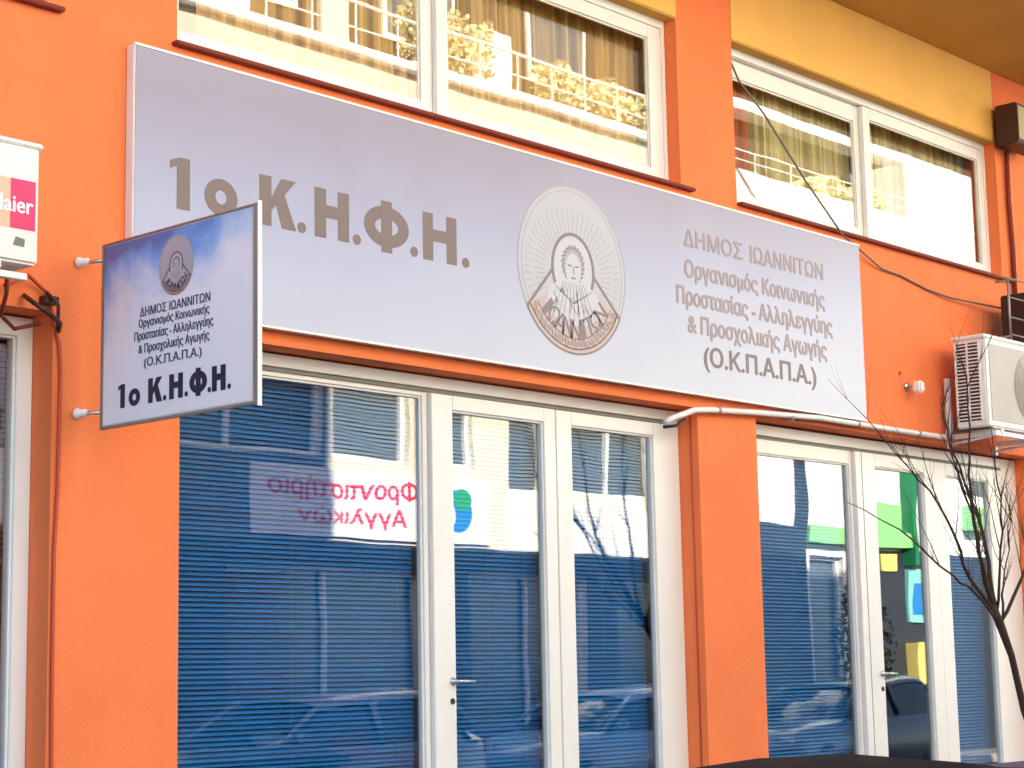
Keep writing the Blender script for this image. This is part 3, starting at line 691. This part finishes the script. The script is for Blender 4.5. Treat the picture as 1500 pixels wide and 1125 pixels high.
# painted cable dropping from that unit along the pillar edge
k = MB(); k.tube([(4.44, -.12, 3.22), (4.60, -.05, 3.30), (4.72, -.02, 3.24), (4.765, -.013, 3.10), (4.79, -.012, 3.02), (4.800, -.011, 2.9), (4.795, -.011, 2.4), (4.782, -.011, 2.1), (4.782, -.011, 1.6), (4.790, -.011, 1.0), (4.79, -.011, .14)], .0085, 8)
tag(k.obj('wall_cable', 'orange_cable'), 'orange painted cable running down the pillar beside the left shopfront', 'cable')
k = MB(); k.box(4.69, 4.76, -.05, -.002, 3.19, 3.225); k.tube([(4.60, -.02, 3.215), (4.60, -.10, 3.17), (4.66, -.12, 3.13), (4.74, -.09, 3.10), (4.78, -.02, 3.08)], .011, 8); k.tube([(4.70, -.04, 3.24), (4.73, -.09, 3.18), (4.755, -.05, 3.08)], .009, 8)
tag(k.obj('pipe_bundle', 'brown_box'), 'dark bundle of pipes above the left shopfront corner', 'pipe')

A2 = thing('air_conditioner', 'large cream outdoor air conditioner with side grille at the right edge', 'air conditioner', (12.8, -.28, 3.2))
c = MB(); c.box(12.36, 13.32, -.415, -.16, 3.25, 3.905).obj('casing', 'ac_cream', A2, bevel=.012)
MB().box(12.345, 13.335, -.425, -.15, 3.895, 3.925).obj('lid', 'white_plastic', A2, bevel=.008)
MB().box(12.3585, 12.3598, -.375, -.178, 3.30, 3.87).obj('vent_opening', 'dark_fin', A2)
for j in range(22):
    z = 3.312 + j * .0255
    MB().box(12.346, 12.358, -.372, -.182, z, z + .0085).obj('fin', 'white_plastic', A2)
g = MB()
for yy in (-.377, -.281, -.187): g.box(12.343, 12.358, yy, yy + .010, 3.30, 3.87)
g.obj('grille_bar', 'white_plastic', A2)
MB().box(12.415, 13.27, -.419, -.4155, 3.30, 3.86).obj('front_panel', 'ac_grey', A2, bevel=.001)
g = MB()
for k in range(10): ring(g, lambda u, v, d: (u, -.4195 - d, v), ell(13.04, 3.58, .03 + k * .026, .03 + k * .026, 36), ell(13.04, 3.58, .024 + k * .026, .024 + k * .026, 36), 0, .006)
for k in range(8): a = k * math.pi / 4; g.tube([(13.04, -.424, 3.58), (13.04 + .26 * math.cos(a), -.424, 3.58 + .26 * math.sin(a))], .003, 5)
g.obj('fan_grille', 'ac_grey', A2)
k = MB(); wall_bracket(k, 12.50, -.45, -.03, 3.235, .10); wall_bracket(k, 13.18, -.45, -.03, 3.235, .10)
k.box(12.42, 13.30, -.44, -.40, 3.19, 3.222); k.obj('bracket', 'white_frame', A2, bevel=.002)
MB().box(12.36, 12.42, -.42, -.14, 3.238, 3.249).obj('rubber_foot', 'rubber', A2)
settle(A2)
k = MB(); k.tube([(12.20, -.05, 3.22), (12.375, -.05, 3.18), (12.43, -.06, 3.25), (12.43, -.06, 3.36)], .02, 8)
# white trunking from the door corner to the right unit, and its riser
p = [(9.10, -.015, 3.04), (9.16, -.04, 3.075), (9.233, -.05, 3.098), (9.35, -.05, 3.135), (9.513, -.05, 3.152), (9.95, -.05, 3.176), (10.73, -.05, 3.207), (11.586, -.05, 3.205), (12.30, -.05, 3.205), (12.41, -.05, 3.21), (12.43, -.05, 3.25), (12.445, -.05, 3.645)]
tr = thing('pipe_trunking', 'white insulated pipe running under the long sign to the right air conditioner', 'pipe', (9.1, 0, 3.0))
MB().tube(p[:-2], .019, 12).obj('pipe', 'white_plastic', tr)
MB().tube([(12.41, -.05, 3.215), (12.443, -.05, 3.25), (12.449, -.05, 3.645)], .026, 12).obj('riser', 'white_plastic', tr)
for x in (9.6, 10.4, 11.2, 12.0):
    MB().tube([(x - .012, -.05, 3.158 + (x - 9.6) * .028 if x < 11 else 3.206), (x + .012, -.05, 3.158 + (x - 9.6) * .028 if x < 11 else 3.206)], .0215, 12).obj('pipe_clip', 'grey_metal', tr)
MB().tube([(9.28, -.03, 3.075), (9.20, -.02, 3.03), (9.13, .02, 3.02)], .010, 8).obj('pipe_end', 'rubber', tr)
settle(tr)
# cables
k = MB().tube([(9.96, .05, 5.60), (10.0, -.02, 5.38), (10.208, -.06, 5.196), (10.661, -.07, 4.814), (11.097, -.07, 4.506), (11.396, -.045, 4.431), (11.66, -.02, 4.362), (11.936, -.012, 4.352), (12.30, -.012, 4.30), (12.609, -.03, 4.277), (13.341, -.07, 4.284), (13.9, -.10, 4.36)], .0075, 6)
tag(k.obj('loose_cable', 'grey_cable'), 'thin loose cable slanting across the right upper window and along the wall', 'cable')
# small wall light right of the sign
L = thing('wall_light', 'small white wall fitting on the orange wall between sign and air conditioner', 'light', (11.95, 0, 3.53))
MB().lathe((11.95, -.0005, 3.545), (0, -1, 0), [(0, 0), (0, .03), (.012, .03), (.014, 0)], 14).obj('base', 'metal', L)
MB().tube([(11.95, -.012, 3.545), (11.955, -.07, 3.54)], .009, 8).obj('stem', 'metal', L)
MB().box(11.93, 12.0, -.125, -.06, 3.49, 3.575).obj('housing', 'white_frame', L, bevel=.012)
settle(L)
k = MB().poly(ell(11.865, 3.632, .012, .014, 10), lambda u, v, d: (u, -.0005 - d, v), 0, .01)
tag(k.obj('wall_plug', 'orange_cable'), 'tiny wall plug above the small white wall fitting', 'plug')
# dark floodlight box at the top right
L = thing('floodlight', 'dark brown box lamp with beige front high on the right pillar', 'lamp', (13.6, -.15, 5.8))
MB().box(13.42, 13.86, -.235, -.05, 5.60, 5.925).obj('housing', 'brown_box', L, bevel=.01)
MB().box(13.44, 13.84, -.243, -.2355, 5.63, 5.90).obj('front_panel', 'beige_panel', L, bevel=.002)
MB().box(13.60, 13.68, -.05, -.001, 5.72, 5.80).obj('wall_mount', 'brown_box', L)
MB().tube([(13.62, -.03, 5.60), (13.62, -.025, 5.2), (13.64, -.025, 4.8), (13.63, -.025, 4.4)], .02, 8).obj('supply_pipe', 'sill_shade_pipe_red', L)
settle(L)
# black cage standing above the right unit
L = thing('metal_cage', 'black metal cage unit above the right air conditioner', 'cage', (13.2, -.25, 3.93))
MB().box(13.12, 13.8, -.38, -.16, 3.95, 4.34).obj('inner_box', 'black_metal', L, bevel=.01)
for xx in (12.80, 13.1, 13.44):
    MB().tube([(xx, -.40, 3.927), (xx, -.40, 4.40)], .010, 6).obj('post', 'grey_metal', L)
for zz in (3.97, 4.10, 4.25, 4.395):
    MB().tube([(12.80, -.41, zz), (13.74, -.41, zz)], .006, 6).obj('rail', 'grey_metal', L)
for zz in (3.96, 4.38): MB().tube([(12.80, -.40, zz), (12.80, -.30, zz)], .008, 6).obj('side_arm', 'grey_metal', L)
rr = random.Random(3); g = MB()
for k in range(16):
    x, z = rr.uniform(13.15, 13.7), rr.uniform(3.98, 4.31); g.tube([(x, -.384, z), (x + rr.uniform(-.06, .06), -.392, z + rr.uniform(-.06, .06))], .007, 5)
g.obj('fitting', 'beige_panel', L); settle(L)

# ================================================================== TREE
T = thing('bare_tree', 'bare leafless young tree leaning in front of the right shopfront', 'tree', (11.75, -1.2, .12))
rt_ = random.Random(12)
trunk = [(11.72, -1.2, .12), (11.60, -1.2, .5), (11.40, -1.2, .9), (11.139, -1.2, 1.275), (11.02, -1.2, 1.61), (10.90, -1.2, 1.80), (10.80, -1.2, 1.93)]
MB().tube(trunk, [.055, .045, .036, .022, .021, .027, .026], 12).obj('trunk', 'bark', T)
def twig(mb, p, d, L, r, lvl):
    pts = [Vector(p)]; rs = [r]; n = 6; d = Vector(d).normalized()
    for i in range(n):
        d = (d + Vector((rt_.uniform(-.12, .12), rt_.uniform(-.12, .12), rt_.uniform(-.04, .14)))).normalized()
        pts.append(pts[-1] + d * L / n); rs.append(r * (1 - .8 * (i + 1) / n))
    mb.tube(pts, rs, 6 if r > .006 else 4)
    if lvl > 0:
        for k in range(3 if lvl == 2 else 3):
            i = rt_.randint(1, n - 1); dd = (d + Vector((rt_.uniform(-.8, .8), rt_.uniform(-.6, .6), rt_.uniform(-.1, .5)))).normalized()
            twig(mb, pts[i], dd, L * rt_.uniform(.4, .65), rs[i] * .6, lvl - 1)
mains = [  # way points in metres, from the fork outwards
    [(10.90, -1.2, 1.80), (10.60, -1.2, 2.0), (10.37, -1.18, 2.09), (10.00, -1.15, 2.30), (9.67, -1.1, 2.43), (9.45, -1.05, 2.50)],
    [(10.85, -1.2, 1.88), (10.55, -1.2, 2.09), (10.36, -1.22, 2.32), (10.18, -1.22, 2.52), (9.89, -1.2, 2.72), (9.60, -1.18, 2.90)],
    [(10.82, -1.2, 1.92), (10.62, -1.25, 2.15), (10.46, -1.3, 2.42), (10.38, -1.33, 2.70), (10.37, -1.35, 2.97), (10.33, -1.38, 3.3)],
    [(10.80, -1.2, 1.93), (10.70, -1.2, 2.20), (10.66, -1.18, 2.48), (10.56, -1.15, 2.72), (10.50, -1.12, 3.0), (10.48, -1.1, 3.2)],
    [(10.84, -1.2, 1.92), (10.88, -1.15, 2.2), (10.89, -1.1, 2.46), (10.80, -1.05, 2.72), (10.72, -1.02, 2.95), (10.70, -1.0, 3.15)],
    [(10.90, -1.2, 1.82), (11.06, -1.28, 2.1), (11.16, -1.35, 2.42), (11.27, -1.42, 2.72), (11.42, -1.5, 3.0), (11.58, -1.56, 3.35)],
    [(10.86, -1.2, 1.88), (10.74, -1.3, 2.15), (10.58, -1.42, 2.45), (10.36, -1.52, 2.72), (10.18, -1.6, 2.95)],
    [(10.92, -1.2, 1.80), (11.10, -1.12, 2.0), (11.28, -1.05, 2.15), (11.50, -.98, 2.38), (11.66, -.92, 2.7)],
]
for i, mp in enumerate(mains):
    mb = MB(); r0 = [.011, .014, .018, .014, .018, .013, .011, .010][i]
    # resample smoothly
    P = [Vector(a) for a in mp]; Q = []
    for a in range(len(P) - 1):
        for s_ in range(3):
            t = s_ / 3; p0 = P[max(a - 1, 0)]; p1 = P[a]; p2 = P[a + 1]; p3 = P[min(a + 2, len(P) - 1)]
            Q.append(.5 * ((2 * p1) + (p2 - p0) * t + (2 * p0 - 5 * p1 + 4 * p2 - p3) * t * t + (3 * p1 - 3 * p2 + p3 - p0) * t ** 3))
    Q.append(P[-1]); Q = [q + Vector((rt_.uniform(-.008, .008), rt_.uniform(-.008, .008), rt_.uniform(-.008, .008))) if 0 < j else q for j, q in enumerate(Q)]
    mb.tube(Q, [r0 * (1 - .82 * (j / (len(Q) - 1)) ** .8) for j in range(len(Q))], 8)
    for k in range(8 if i else 3):
        j = rt_.randint(3, len(Q) - 2); dr = (Q[j + 1] - Q[j]).normalized()
        dd = dr + Vector((rt_.uniform(-.55, .55), rt_.uniform(-.5, .5), rt_.uniform(-.05, .5)))
        twig(mb, Q[j], dd, rt_.uniform(.22, .55), .0042, 1)
    mb.obj('branch', 'bark', T)
settle(T)

# ================================================================== CARS AND BIN
def section_loft(mb, secs, m=None):
    n = len(secs[0]); vs = [v for s_ in secs for v in s_]; fs = []
    for i in range(len(secs) - 1):
        for k in range(n - 1): fs.append((i * n + k, i * n + k + 1, (i + 1) * n + k + 1, (i + 1) * n + k))
    fs.append(tuple(range(n))); fs.append(tuple(reversed(range((len(secs) - 1) * n, len(secs) * n))))
    mb.add(vs, fs, True)
def car(x0, yc, L, H, label):
    t = thing('parked_car', label, 'car', (x0 + L / 2, yc, 0)); hw = .84
    def sec(x, zl, zh, wl, wh):
        return [(x, yc - wl * .93, zl), (x, yc - wl, zl + (zh - zl) * .35), (x, yc - wh, zh - .06), (x, yc - wh * .93, zh - .012), (x, yc - wh * .5, zh + .01), (x, yc, zh + .016), (x, yc + wh * .5, zh + .01), (x, yc + wh * .93, zh - .012), (x, yc + wh, zh - .06), (x, yc + wl, zl + (zh - zl) * .35), (x, yc + wl * .93, zl)]
    b = MB(); bx = lambda f_: x0 + L * f_
    section_loft(b, [sec(bx(0), .35, .60, .60, .58), sec(bx(.02), .24, .70, .74, .72), sec(bx(.10), .20, .80, .83, .78), sec(bx(.25), .19, .88, .84, .80), sec(bx(.32), .19, .92, .84, .80), sec(bx(.60), .19, .93, .84, .80), sec(bx(.85), .19, .95, .84, .79), sec(bx(.96), .22, .93, .80, .74), sec(bx(1.0), .30, .82, .70, .66)])
    b.obj('body', 'car_black', t)
    # cabin glass, roof shell and pillars
    def cs(x, z, w_): return [(x, yc - .77, .90), (x, yc - w_, z - .10), (x, yc - w_ * .88, z - .045), (x, yc - w_ * .45, z), (x, yc, z + .014), (x, yc + w_ * .45, z), (x, yc + w_ * .88, z - .045), (x, yc + w_, z - .10), (x, yc + .77, .90)]
    prof = [(.28, .93, .74), (.36, 1.14, .66), (.435, H - .10, .62), (.52, H - .055, .61), (.62, H - .032, .61), (.704, H - .015, .60), (.80, H, .60), (.854, H - .025, .60), (.882, H - .08, .59), (.92, 1.12, .62), (.955, .97, .70)]
    g = MB(); section_loft(g, [[(x, y * 1, z - .01) for x, y, z in cs(bx(a), z, w_ - .004)] for a, z, w_ in prof]); g.obj('window', 'car_glass', t)
    r = MB()
    P = [(.43, H - .10, .62), (.52, H - .055, .61), (.62, H - .032, .61), (.704, H - .015, .60), (.80, H, .60), (.84, H - .014, .60), (.862, H - .035, .59), (.875, H - .065, .585)]
    secs = []
    for a, z, w_ in P:
        c_ = cs(bx(a), z, w_)[1:8]; secs.append([(x, y, zz + .010) for x, y, zz in c_] + [(x, y, zz - .006) for x, y, zz in reversed(c_)])
    section_loft(r, secs); r.obj('roof', 'car_black', t)
    for s_ in (-1, 1):
        p = MB()
        for pa in ([(.28, .93, .765), (.36, 1.14, .685), (.435, H - .115, .622)], [(.60, .93, .78), (.605, H - .10, .622)], [(.955, .97, .72), (.92, 1.14, .65), (.875, H - .13, .60)]):
            p.tube([(bx(a), yc + s_ * w_, z) for a, z, w_ in pa], .028, 8)
        p.obj('pillar', 'car_black', t)
        m_ = MB().box(bx(.30), bx(.30) + .12, yc + s_ * .84, yc + s_ * .99, .93, 1.05); m_.obj('mirror', 'car_black', t, bevel=.03)
        MB().box(bx(.012), bx(.05), yc + s_ * .45, yc + s_ * .70, .58, .70).obj('headlight', 'lamp_clear', t, bevel=.02)
        MB().box(bx(.965), bx(.995), yc + s_ * .50, yc + s_ * .70, .68, .88).obj('tail_light', 'lamp_red', t, bevel=.02)
        for fx_ in (.17, .80):
            wh = MB().lathe((bx(fx_), yc + s_ * .62, .30), (0, s_, 0), [(0, .2), (0, .28), (.02, .30), (.18, .30), (.20, .28), (.205, .2)], 26).obj('wheel', 'tyre', t)
            MB().lathe((bx(fx_), yc + s_ * .82, .30), (0, s_, 0), [(-.02, .2), (.0, .195), (-.03, .16), (-.01, .05), (.0, 0)], 20).obj('rim', 'metal', wh)
    settle(t); return t
car(.80, -4.5, 3.98, 1.319, 'black parked hatchback showing only its roof above the bottom edge')
bn = thing('wheeled_bin', 'dark blue wheeled bin whose lid touches the bottom right edge', 'bin', (8.45, -2.75, 0))
b = MB(); b.add([(7.86, -3.02, .18), (9.04, -3.02, .18), (9.04, -2.55, .18), (7.86, -2.55, .18), (7.76, -3.12, .98), (9.14, -3.12, .98), (9.14, -2.48, .98), (7.76, -2.48, .98)], [(0, 3, 2, 1), (4, 5, 6, 7), (0, 1, 5, 4), (1, 2, 6, 5), (2, 3, 7, 6), (3, 0, 4, 7)])
b.obj('tub', 'bin_blue', bn, bevel=.03)
b = MB(); b.box(7.72, 9.18, -3.16, -2.45, .985, 1.03); b.add([(7.76, -3.1, 1.03), (9.14, -3.1, 1.03), (9.14, -2.5, 1.03), (7.76, -2.5, 1.03), (7.90, -3.0, 1.098), (9.0, -3.0, 1.098), (9.0, -2.62, 1.104), (7.90, -2.62, 1.104)], [(4, 5, 6, 7), (0, 1, 5, 4), (1, 2, 6, 5), (2, 3, 7, 6), (3, 0, 4, 7)])
b.obj('lid', 'bin_blue', bn, bevel=.015)
for xx in (7.95, 8.95):
    for yy in (-2.95, -2.62): MB().lathe((xx, yy - .02, .09), (0, 1, 0), [(0, 0), (0, .09), (.04, .09), (.04, 0)], 14).obj('wheel', 'tyre', bn)
    MB().box(xx - .03, xx + .03, -2.98, -2.58, .15, .19).obj('wheel_mount', 'grey_metal', bn)
settle(bn)

# ================================================================== OPPOSITE SIDE (seen mirrored in the glass)
Yo = -10.0
O = thing('apartment_building', 'cream apartment building across the street mirrored in the shop glass', 'building', (17, -10, 0))
oh = [(12.9, 15.68, 4.25, 5.95), (15.86, 17.17, 4.25, 5.95), (17.62, 18.36, 4.25, 5.95), (19.03, 19.75, 4.0, 5.95), (20.2, 22.2, 4.05, 5.95), (22.75, 23.6, 4.05, 5.95),
      (6.5, 9.5, .3, 2.9), (10.2, 13.4, .3, 2.9), (14.2, 17.4, .3, 2.9), (18.2, 20.6, .3, 2.9), (21.2, 23.6, .3, 2.9), (7.5, 10.0, 4.25, 5.95),
      (8, 10.5, 7.1, 9.0), (12, 13.4, 7.1, 9.0), (15.2, 17.4, 7.1, 9.0), (19.2, 21.6, 7.1, 9.0)]
mb = MB(); holed_wall(mb, 2, 24, 0, 9.45, Yo - .25, Yo, oh); mb.obj('wall', 'opp_cream', O)
MB().box(2, 24, Yo - 9, Yo - .2505, 0, 9.4).obj('back_wall', 'opp_white', O)
MB().box(18.95, 24, Yo, Yo + .03, 3.22, 3.98).obj('white_fascia', 'opp_white', O)
mb = MB(); holed_wall(mb, 10.5, 15.72, 3.2155, 6.34, Yo + .0005, Yo + .028, [h for h in oh if 3 < h[3] < 6.5 and 10.5 < h[0] and h[1] < 15.72]); mb.obj('wall_shade_layer', 'opp_shade_grey', O)  # grey layer paints extra shade over the facade's shadowed left part
mb = MB(); holed_wall(mb, 2.01, 23.99, .121, 3.215, Yo + .0005, Yo + .025, [h for h in oh if h[3] < 3]); mb.obj('ground_shade_layer', 'shade_slate', O)  # dark layer painted to deepen the shade on the ground floor
MB().box(2, 24, Yo - 8, Yo - 1.6, 9.46, 13.6).obj('sky_block_storey', 'sky_block_brown', O)  # added dark mass, keeps blue sky out of the upper window reflections
for k in range(7):
    fo = MB().box(3.2 + k * 3, 4.6 + k * 3, Yo - 1.6, Yo - 1.55, 10.6, 12.4).obj('storey_window', 'opp_white', O)
    MB().box(3.28 + k * 3, 4.52 + k * 3, Yo - 1.549, Yo - 1.54, 10.68, 12.32).obj('pane', 'opp_glass', fo)
for h in oh:
    up_ = h[3] > 3
    f_ = rect_frame(MB(), h[0] + .004, h[1] - .004, h[2] + .004, h[3] - .004, Yo - .14, .06, .06, .06, .06, .06, 0)
    if h[1] - h[0] > 1.8: xm = (h[0] + h[1]) / 2; f_.box(xm - .03, xm + .03, Yo - .14, Yo - .08, h[2] + .064, h[3] - .064)
    fo = f_.obj('window', 'opp_white', O)
    MB().box(h[0] + .064, h[1] - .064, Yo - .16, Yo - .15, h[2] + .064, h[3] - .064).obj('pane', 'opp_glass' if not up_ else 'opp_shutter', fo)
    if up_:
        g = MB(); z = h[2] + .1
        while z < h[3] - .1: g.box(h[0] + .07, h[1] - .07, Yo - .149, Yo - .135, z, z + .028); z += .05
        g.obj('shutter_slat', 'opp_shutter', fo)
# upper balcony, parapet and roof railing
MB().box(11, 23.5, Yo, Yo + 1.0, 6.35, 6.5).obj('balcony_floor', 'opp_white', O)
g = MB()
for k in range(126): g.box(11.0 + k * .1, 11.02 + k * .1, Yo + .95, Yo + .97, 6.5, 7.35)
g.box(11, 23.5, Yo + .93, Yo + .99, 7.35, 7.40); o_ = g.obj('balcony_railing', 'opp_white', O)
MB().box(1.9, 24.1, Yo - .3, Yo + .12, 9.45, 9.58).obj('cornice', 'opp_white', O, bevel=.01)
g = MB()
for k in range(16): g.box(11.8 + k * .75, 11.82 + k * .75, Yo - .1, Yo - .08, 9.58, 10.2)
g.box(11.8, 23.1, Yo - .11, Yo - .07, 10.2, 10.235); g.box(11.8, 23.1, Yo - .1, Yo - .08, 9.88, 9.90); g.obj('roof_railing', 'opp_white', O)
MB().box(11.9, 14.75, Yo - 3.2, Yo - .35, 9.581, 12.6).obj('roof_house', 'opp_white', O)
MB().box(17.0, 17.5, Yo - 2, Yo - 1.5, 9.581, 11.3).obj('chimney', 'opp_cream', O)
MB().box(19.4, 20.2, Yo - 1.6, Yo - 1, 9.581, 10.9).obj('roof_tank', 'opp_white', O)
settle(O)
# the tutoring school banner
BN = thing('tutoring_banner', 'white banner with red Greek letters mirrored in the window and door glass', 'banner', (16.7, -9.95, 3.68))
MB().box(14.55, 18.60, Yo + .034, Yo + .044, 3.27, 4.12).obj('cloth', 'banner_white', BN)
OF = lambda u, v, d: (18.60 - u, Yo + .045 + d, v)
lettering('Φροντιστήριο', 1.30, 3.80, 3.72, 4.02, OF, 'red_ink', BN, .03)
lettering('Αγγλικών', 1.50, 3.35, 3.41, 3.67, OF, 'red_ink', BN, .03)
MB().poly(ell(.62, 3.70, .26, .27, 30), OF, 0, .002).obj('logo_disc', 'logo_blue', BN)
MB().poly(ell(.52, 3.86, .15, .13, 20), OF, .002, .004).obj('logo_patch', 'logo_green', BN)
MB().poly(ell(.76, 3.66, .10, .16, 20), OF, .002, .004).obj('logo_patch', 'banner_white', BN)
settle(BN)
# the white and green neighbour
G = thing('pharmacy_building', 'white building with green shop frame mirrored in the right shopfront glass', 'building', (30, -10, 0))
oh2 = [(26.3, 27.2, .3, 3.4), (29.6, 31.0, .3, 3.2), (33, 35.5, .3, 3.1), (31.6, 33.0, 4.6, 6.2), (35, 37, 4.4, 6.2), (26.4, 28.6, 7.0, 8.8), (31, 33.5, 7.0, 8.8)]
mb = MB(); holed_wall(mb, 24.1, 48, 0, 9.55, Yo - .25, Yo, oh2); mb.obj('wall', 'opp_white', G)
MB().box(24.1, 48, Yo - 8, Yo - .2505, 0, 9.45).obj('back_wall', 'opp_cream', G)
g = MB(); g.box(24.1, 48, Yo - .1, Yo - .08, 9.90, 9.92); g.box(24.1, 48, Yo - .1, Yo - .08, 9.74, 9.755)
for k in range(24): g.box(24.2 + k, 24.22 + k, Yo - .1, Yo - .08, 9.55, 9.90)
g.obj('roof_railing', 'opp_white', G)
MB().box(30.2, 32.7, Yo - 1.45, Yo - .35, 9.451, 10.75).obj('roof_house', 'opp_white', G)
MB().box(24.15, 48, Yo - 1.598, Yo - 1.2, 11.18, 11.36).obj('white_eave', 'opp_white', G)
MB().box(24.15, 48, Yo - 8, Yo - 1.6, 9.46, 15.2).obj('sky_block_storey', 'sky_block_brown', G)  # likewise added, hides the sky mirrored in the right upper window
for h in oh2:
    fo = rect_frame(MB(), h[0] + .004, h[1] - .004, h[2] + .004, h[3] - .004, Yo - .14, .06, .06, .06, .06, .06, 0).obj('window', 'opp_white', G)
    MB().box(h[0] + .064, h[1] - .064, Yo - .16, Yo - .15, h[2] + .064, h[3] - .064).obj('pane', 'opp_glass', fo)
g = MB(); g.box(24.35, 24.43, Yo, Yo + .05, 2.9, 5.6); g.box(24.75, 24.82, Yo, Yo + .05, 2.9, 5.6); g.box(25.9, 26.06, Yo, Yo + .12, .12, 5.6); g.obj('downpipe', 'opp_dark', G)
MB().box(24.1, 25.85, Yo, Yo + .25, .12, 3.85).obj('dark_shutter', 'opp_dark', G)
MB().box(26.1, 29.15, Yo, Yo + .14, 3.60, 3.86).box(27.35, 28.9, Yo, Yo + .14, 3.861, 4.35).obj('green_fascia', 'green_sign', G)
MB().box(29.12, 29.27, Yo + .002, Yo + .2, 3.3, 5.0).obj('green_post', 'dark_green', G)
MB().box(31.2, 33.4, Yo, Yo + .2, 4.0, 4.42).obj('green_box_sign', 'green_sign', G)
MB().poly([(27.4, 3.55), (28.15, 3.55), (28.15, 3.0), (27.4, 2.3)], lambda u, v, d: (u, Yo + .002 + d, v), 0, .05).obj('yellow_panel', 'yellow_sign', G); MB().box(28.35, 28.85, Yo + .031, Yo + .06, 3.2, 3.5).obj('yellow_panel', 'yellow_sign', G)
MB().box(28.2, 33, Yo + .0005, Yo + .03, .12, 3.55).obj('dark_shopfront', 'opp_dark', G)
MB().box(29.15, 29.72, Yo + .03, Yo + .08, 2.36, 3.24).obj('poster_case', 'cyan_sign', G)
MB().box(29.27, 29.6, Yo + .08, Yo + .085, 2.5, 3.0).obj('poster', 'logo_blue', G)
MB().box(29.0, 29.7, Yo + .03, Yo + .3, 1.2, 2.0).obj('yellow_box', 'yellow_sign', G)
settle(G)
# potted bush on that pavement
PB = thing('potted_bush', 'leafy potted bush mirrored in the right shopfront glass', 'plant', (26.6, -9.3, .12))
MB().lathe((26.6, -9.3, .12), (0, 0, 1), [(0, 0), (0, .26), (.5, .36), (.5, .3), (.42, .28), (.42, 0)], 20).obj('pot', 'pot', PB)
MB().tube([(26.6, -9.3, .5), (26.58, -9.3, 1.2), (26.62, -9.3, 2.2)], [.05, .04, .02], 8).obj('trunk', 'bark', PB)
rr = random.Random(5); g = MB()
for k in range(900):
    a = rr.uniform(0, 6.28); rad = .55 * rr.random() ** .5; z = rr.uniform(1.0, 3.2); rad *= (1 - abs(z - 2.0) / 1.6); c = Vector((26.6 + math.cos(a) * rad, -9.3 + math.sin(a) * rad, z))
    u = Vector((rr.uniform(-1, 1), rr.uniform(-1, 1), rr.uniform(-1, 1))).normalized(); v = u.orthogonal().normalized(); g.add([c - u * .06, c + v * .025, c + u * .06, c - v * .025], [(0, 1, 2, 3)])
lf = g.obj('foliage', 'leaf', PB); lf['kind'] = 'stuff'
settle(PB)
settle(B)

# sunlit roof planting across the street
def planting(x0, x1, z0, z1, seed, n, label):
    t = thing('roof_planting', label, 'plants', ((x0 + x1) / 2, Yo - .6, z0))
    MB().box(x0, x1, Yo - .8, Yo - .45, z0, z0 + .28).obj('planter', 'opp_white', t)
    rr = random.Random(seed); g = MB()
    for k in range(n):
        u_ = rr.random(); top = z0 + .3 + (z1 - z0 - .3) * (.45 + .55 * abs(math.sin(u_ * 7 + seed))) * rr.random() ** .6
        c = Vector((x0 + (x1 - x0) * u_, Yo - .62 + rr.uniform(-.25, .25), top)); a = Vector((rr.uniform(-1, 1), rr.uniform(-1, 1), rr.uniform(-1, 1))).normalized(); b_ = a.orthogonal().normalized()
        g.add([c - a * .07, c + b_ * .035, c + a * .07, c - b_ * .035], [(0, 1, 2, 3)])
    o = g.obj('foliage', 'leaf_lit', t); o['kind'] = 'stuff'; settle(t)
planting(17.7, 19.2, 9.582, 10.75, 1, 1100, 'yellow green roof planting mirrored at the left of the middle upper window pane')
planting(20.4, 23.0, 9.582, 10.5, 4, 1500, 'wide yellow green roof planting mirrored low in the middle upper window pane')
planting(27.3, 29.6, 9.47, 10.1, 6, 1000, 'low yellow green roof planting mirrored in the right upper window')
# cars parked on the far side, seen only in the glass
def paint(o, m):
    for c in o.children:
        if c.data and c.data.materials and c.data.materials[0].name.startswith('car_black'):
            c.data.materials[0] = MATS[m]
paint(car(11.3, -7.75, 4.1, 1.44, 'silver parked car mirrored at the bottom of the wide left window'), 'car_silver')
paint(car(16.2, -7.75, 4.0, 1.40, 'pale blue parked car mirrored at the bottom of the double door'), 'car_pale_blue')
paint(car(21.2, -7.75, 4.2, 1.45, 'slate blue parked car mirrored at the bottom of the right shopfront'), 'car_slate')

# repeats of a kind share a group
for cat_, grp_ in (('blind', 'venetian blinds behind the shop glass'), ('curtain', 'curtains in the upper windows'), ('air conditioner', 'air conditioners on the orange wall'),
                   ('car', 'cars parked in the street'), ('plants', 'roof planters across the street')):
    for o in S.objects:
        if o.get('category') == cat_: o['group'] = grp_
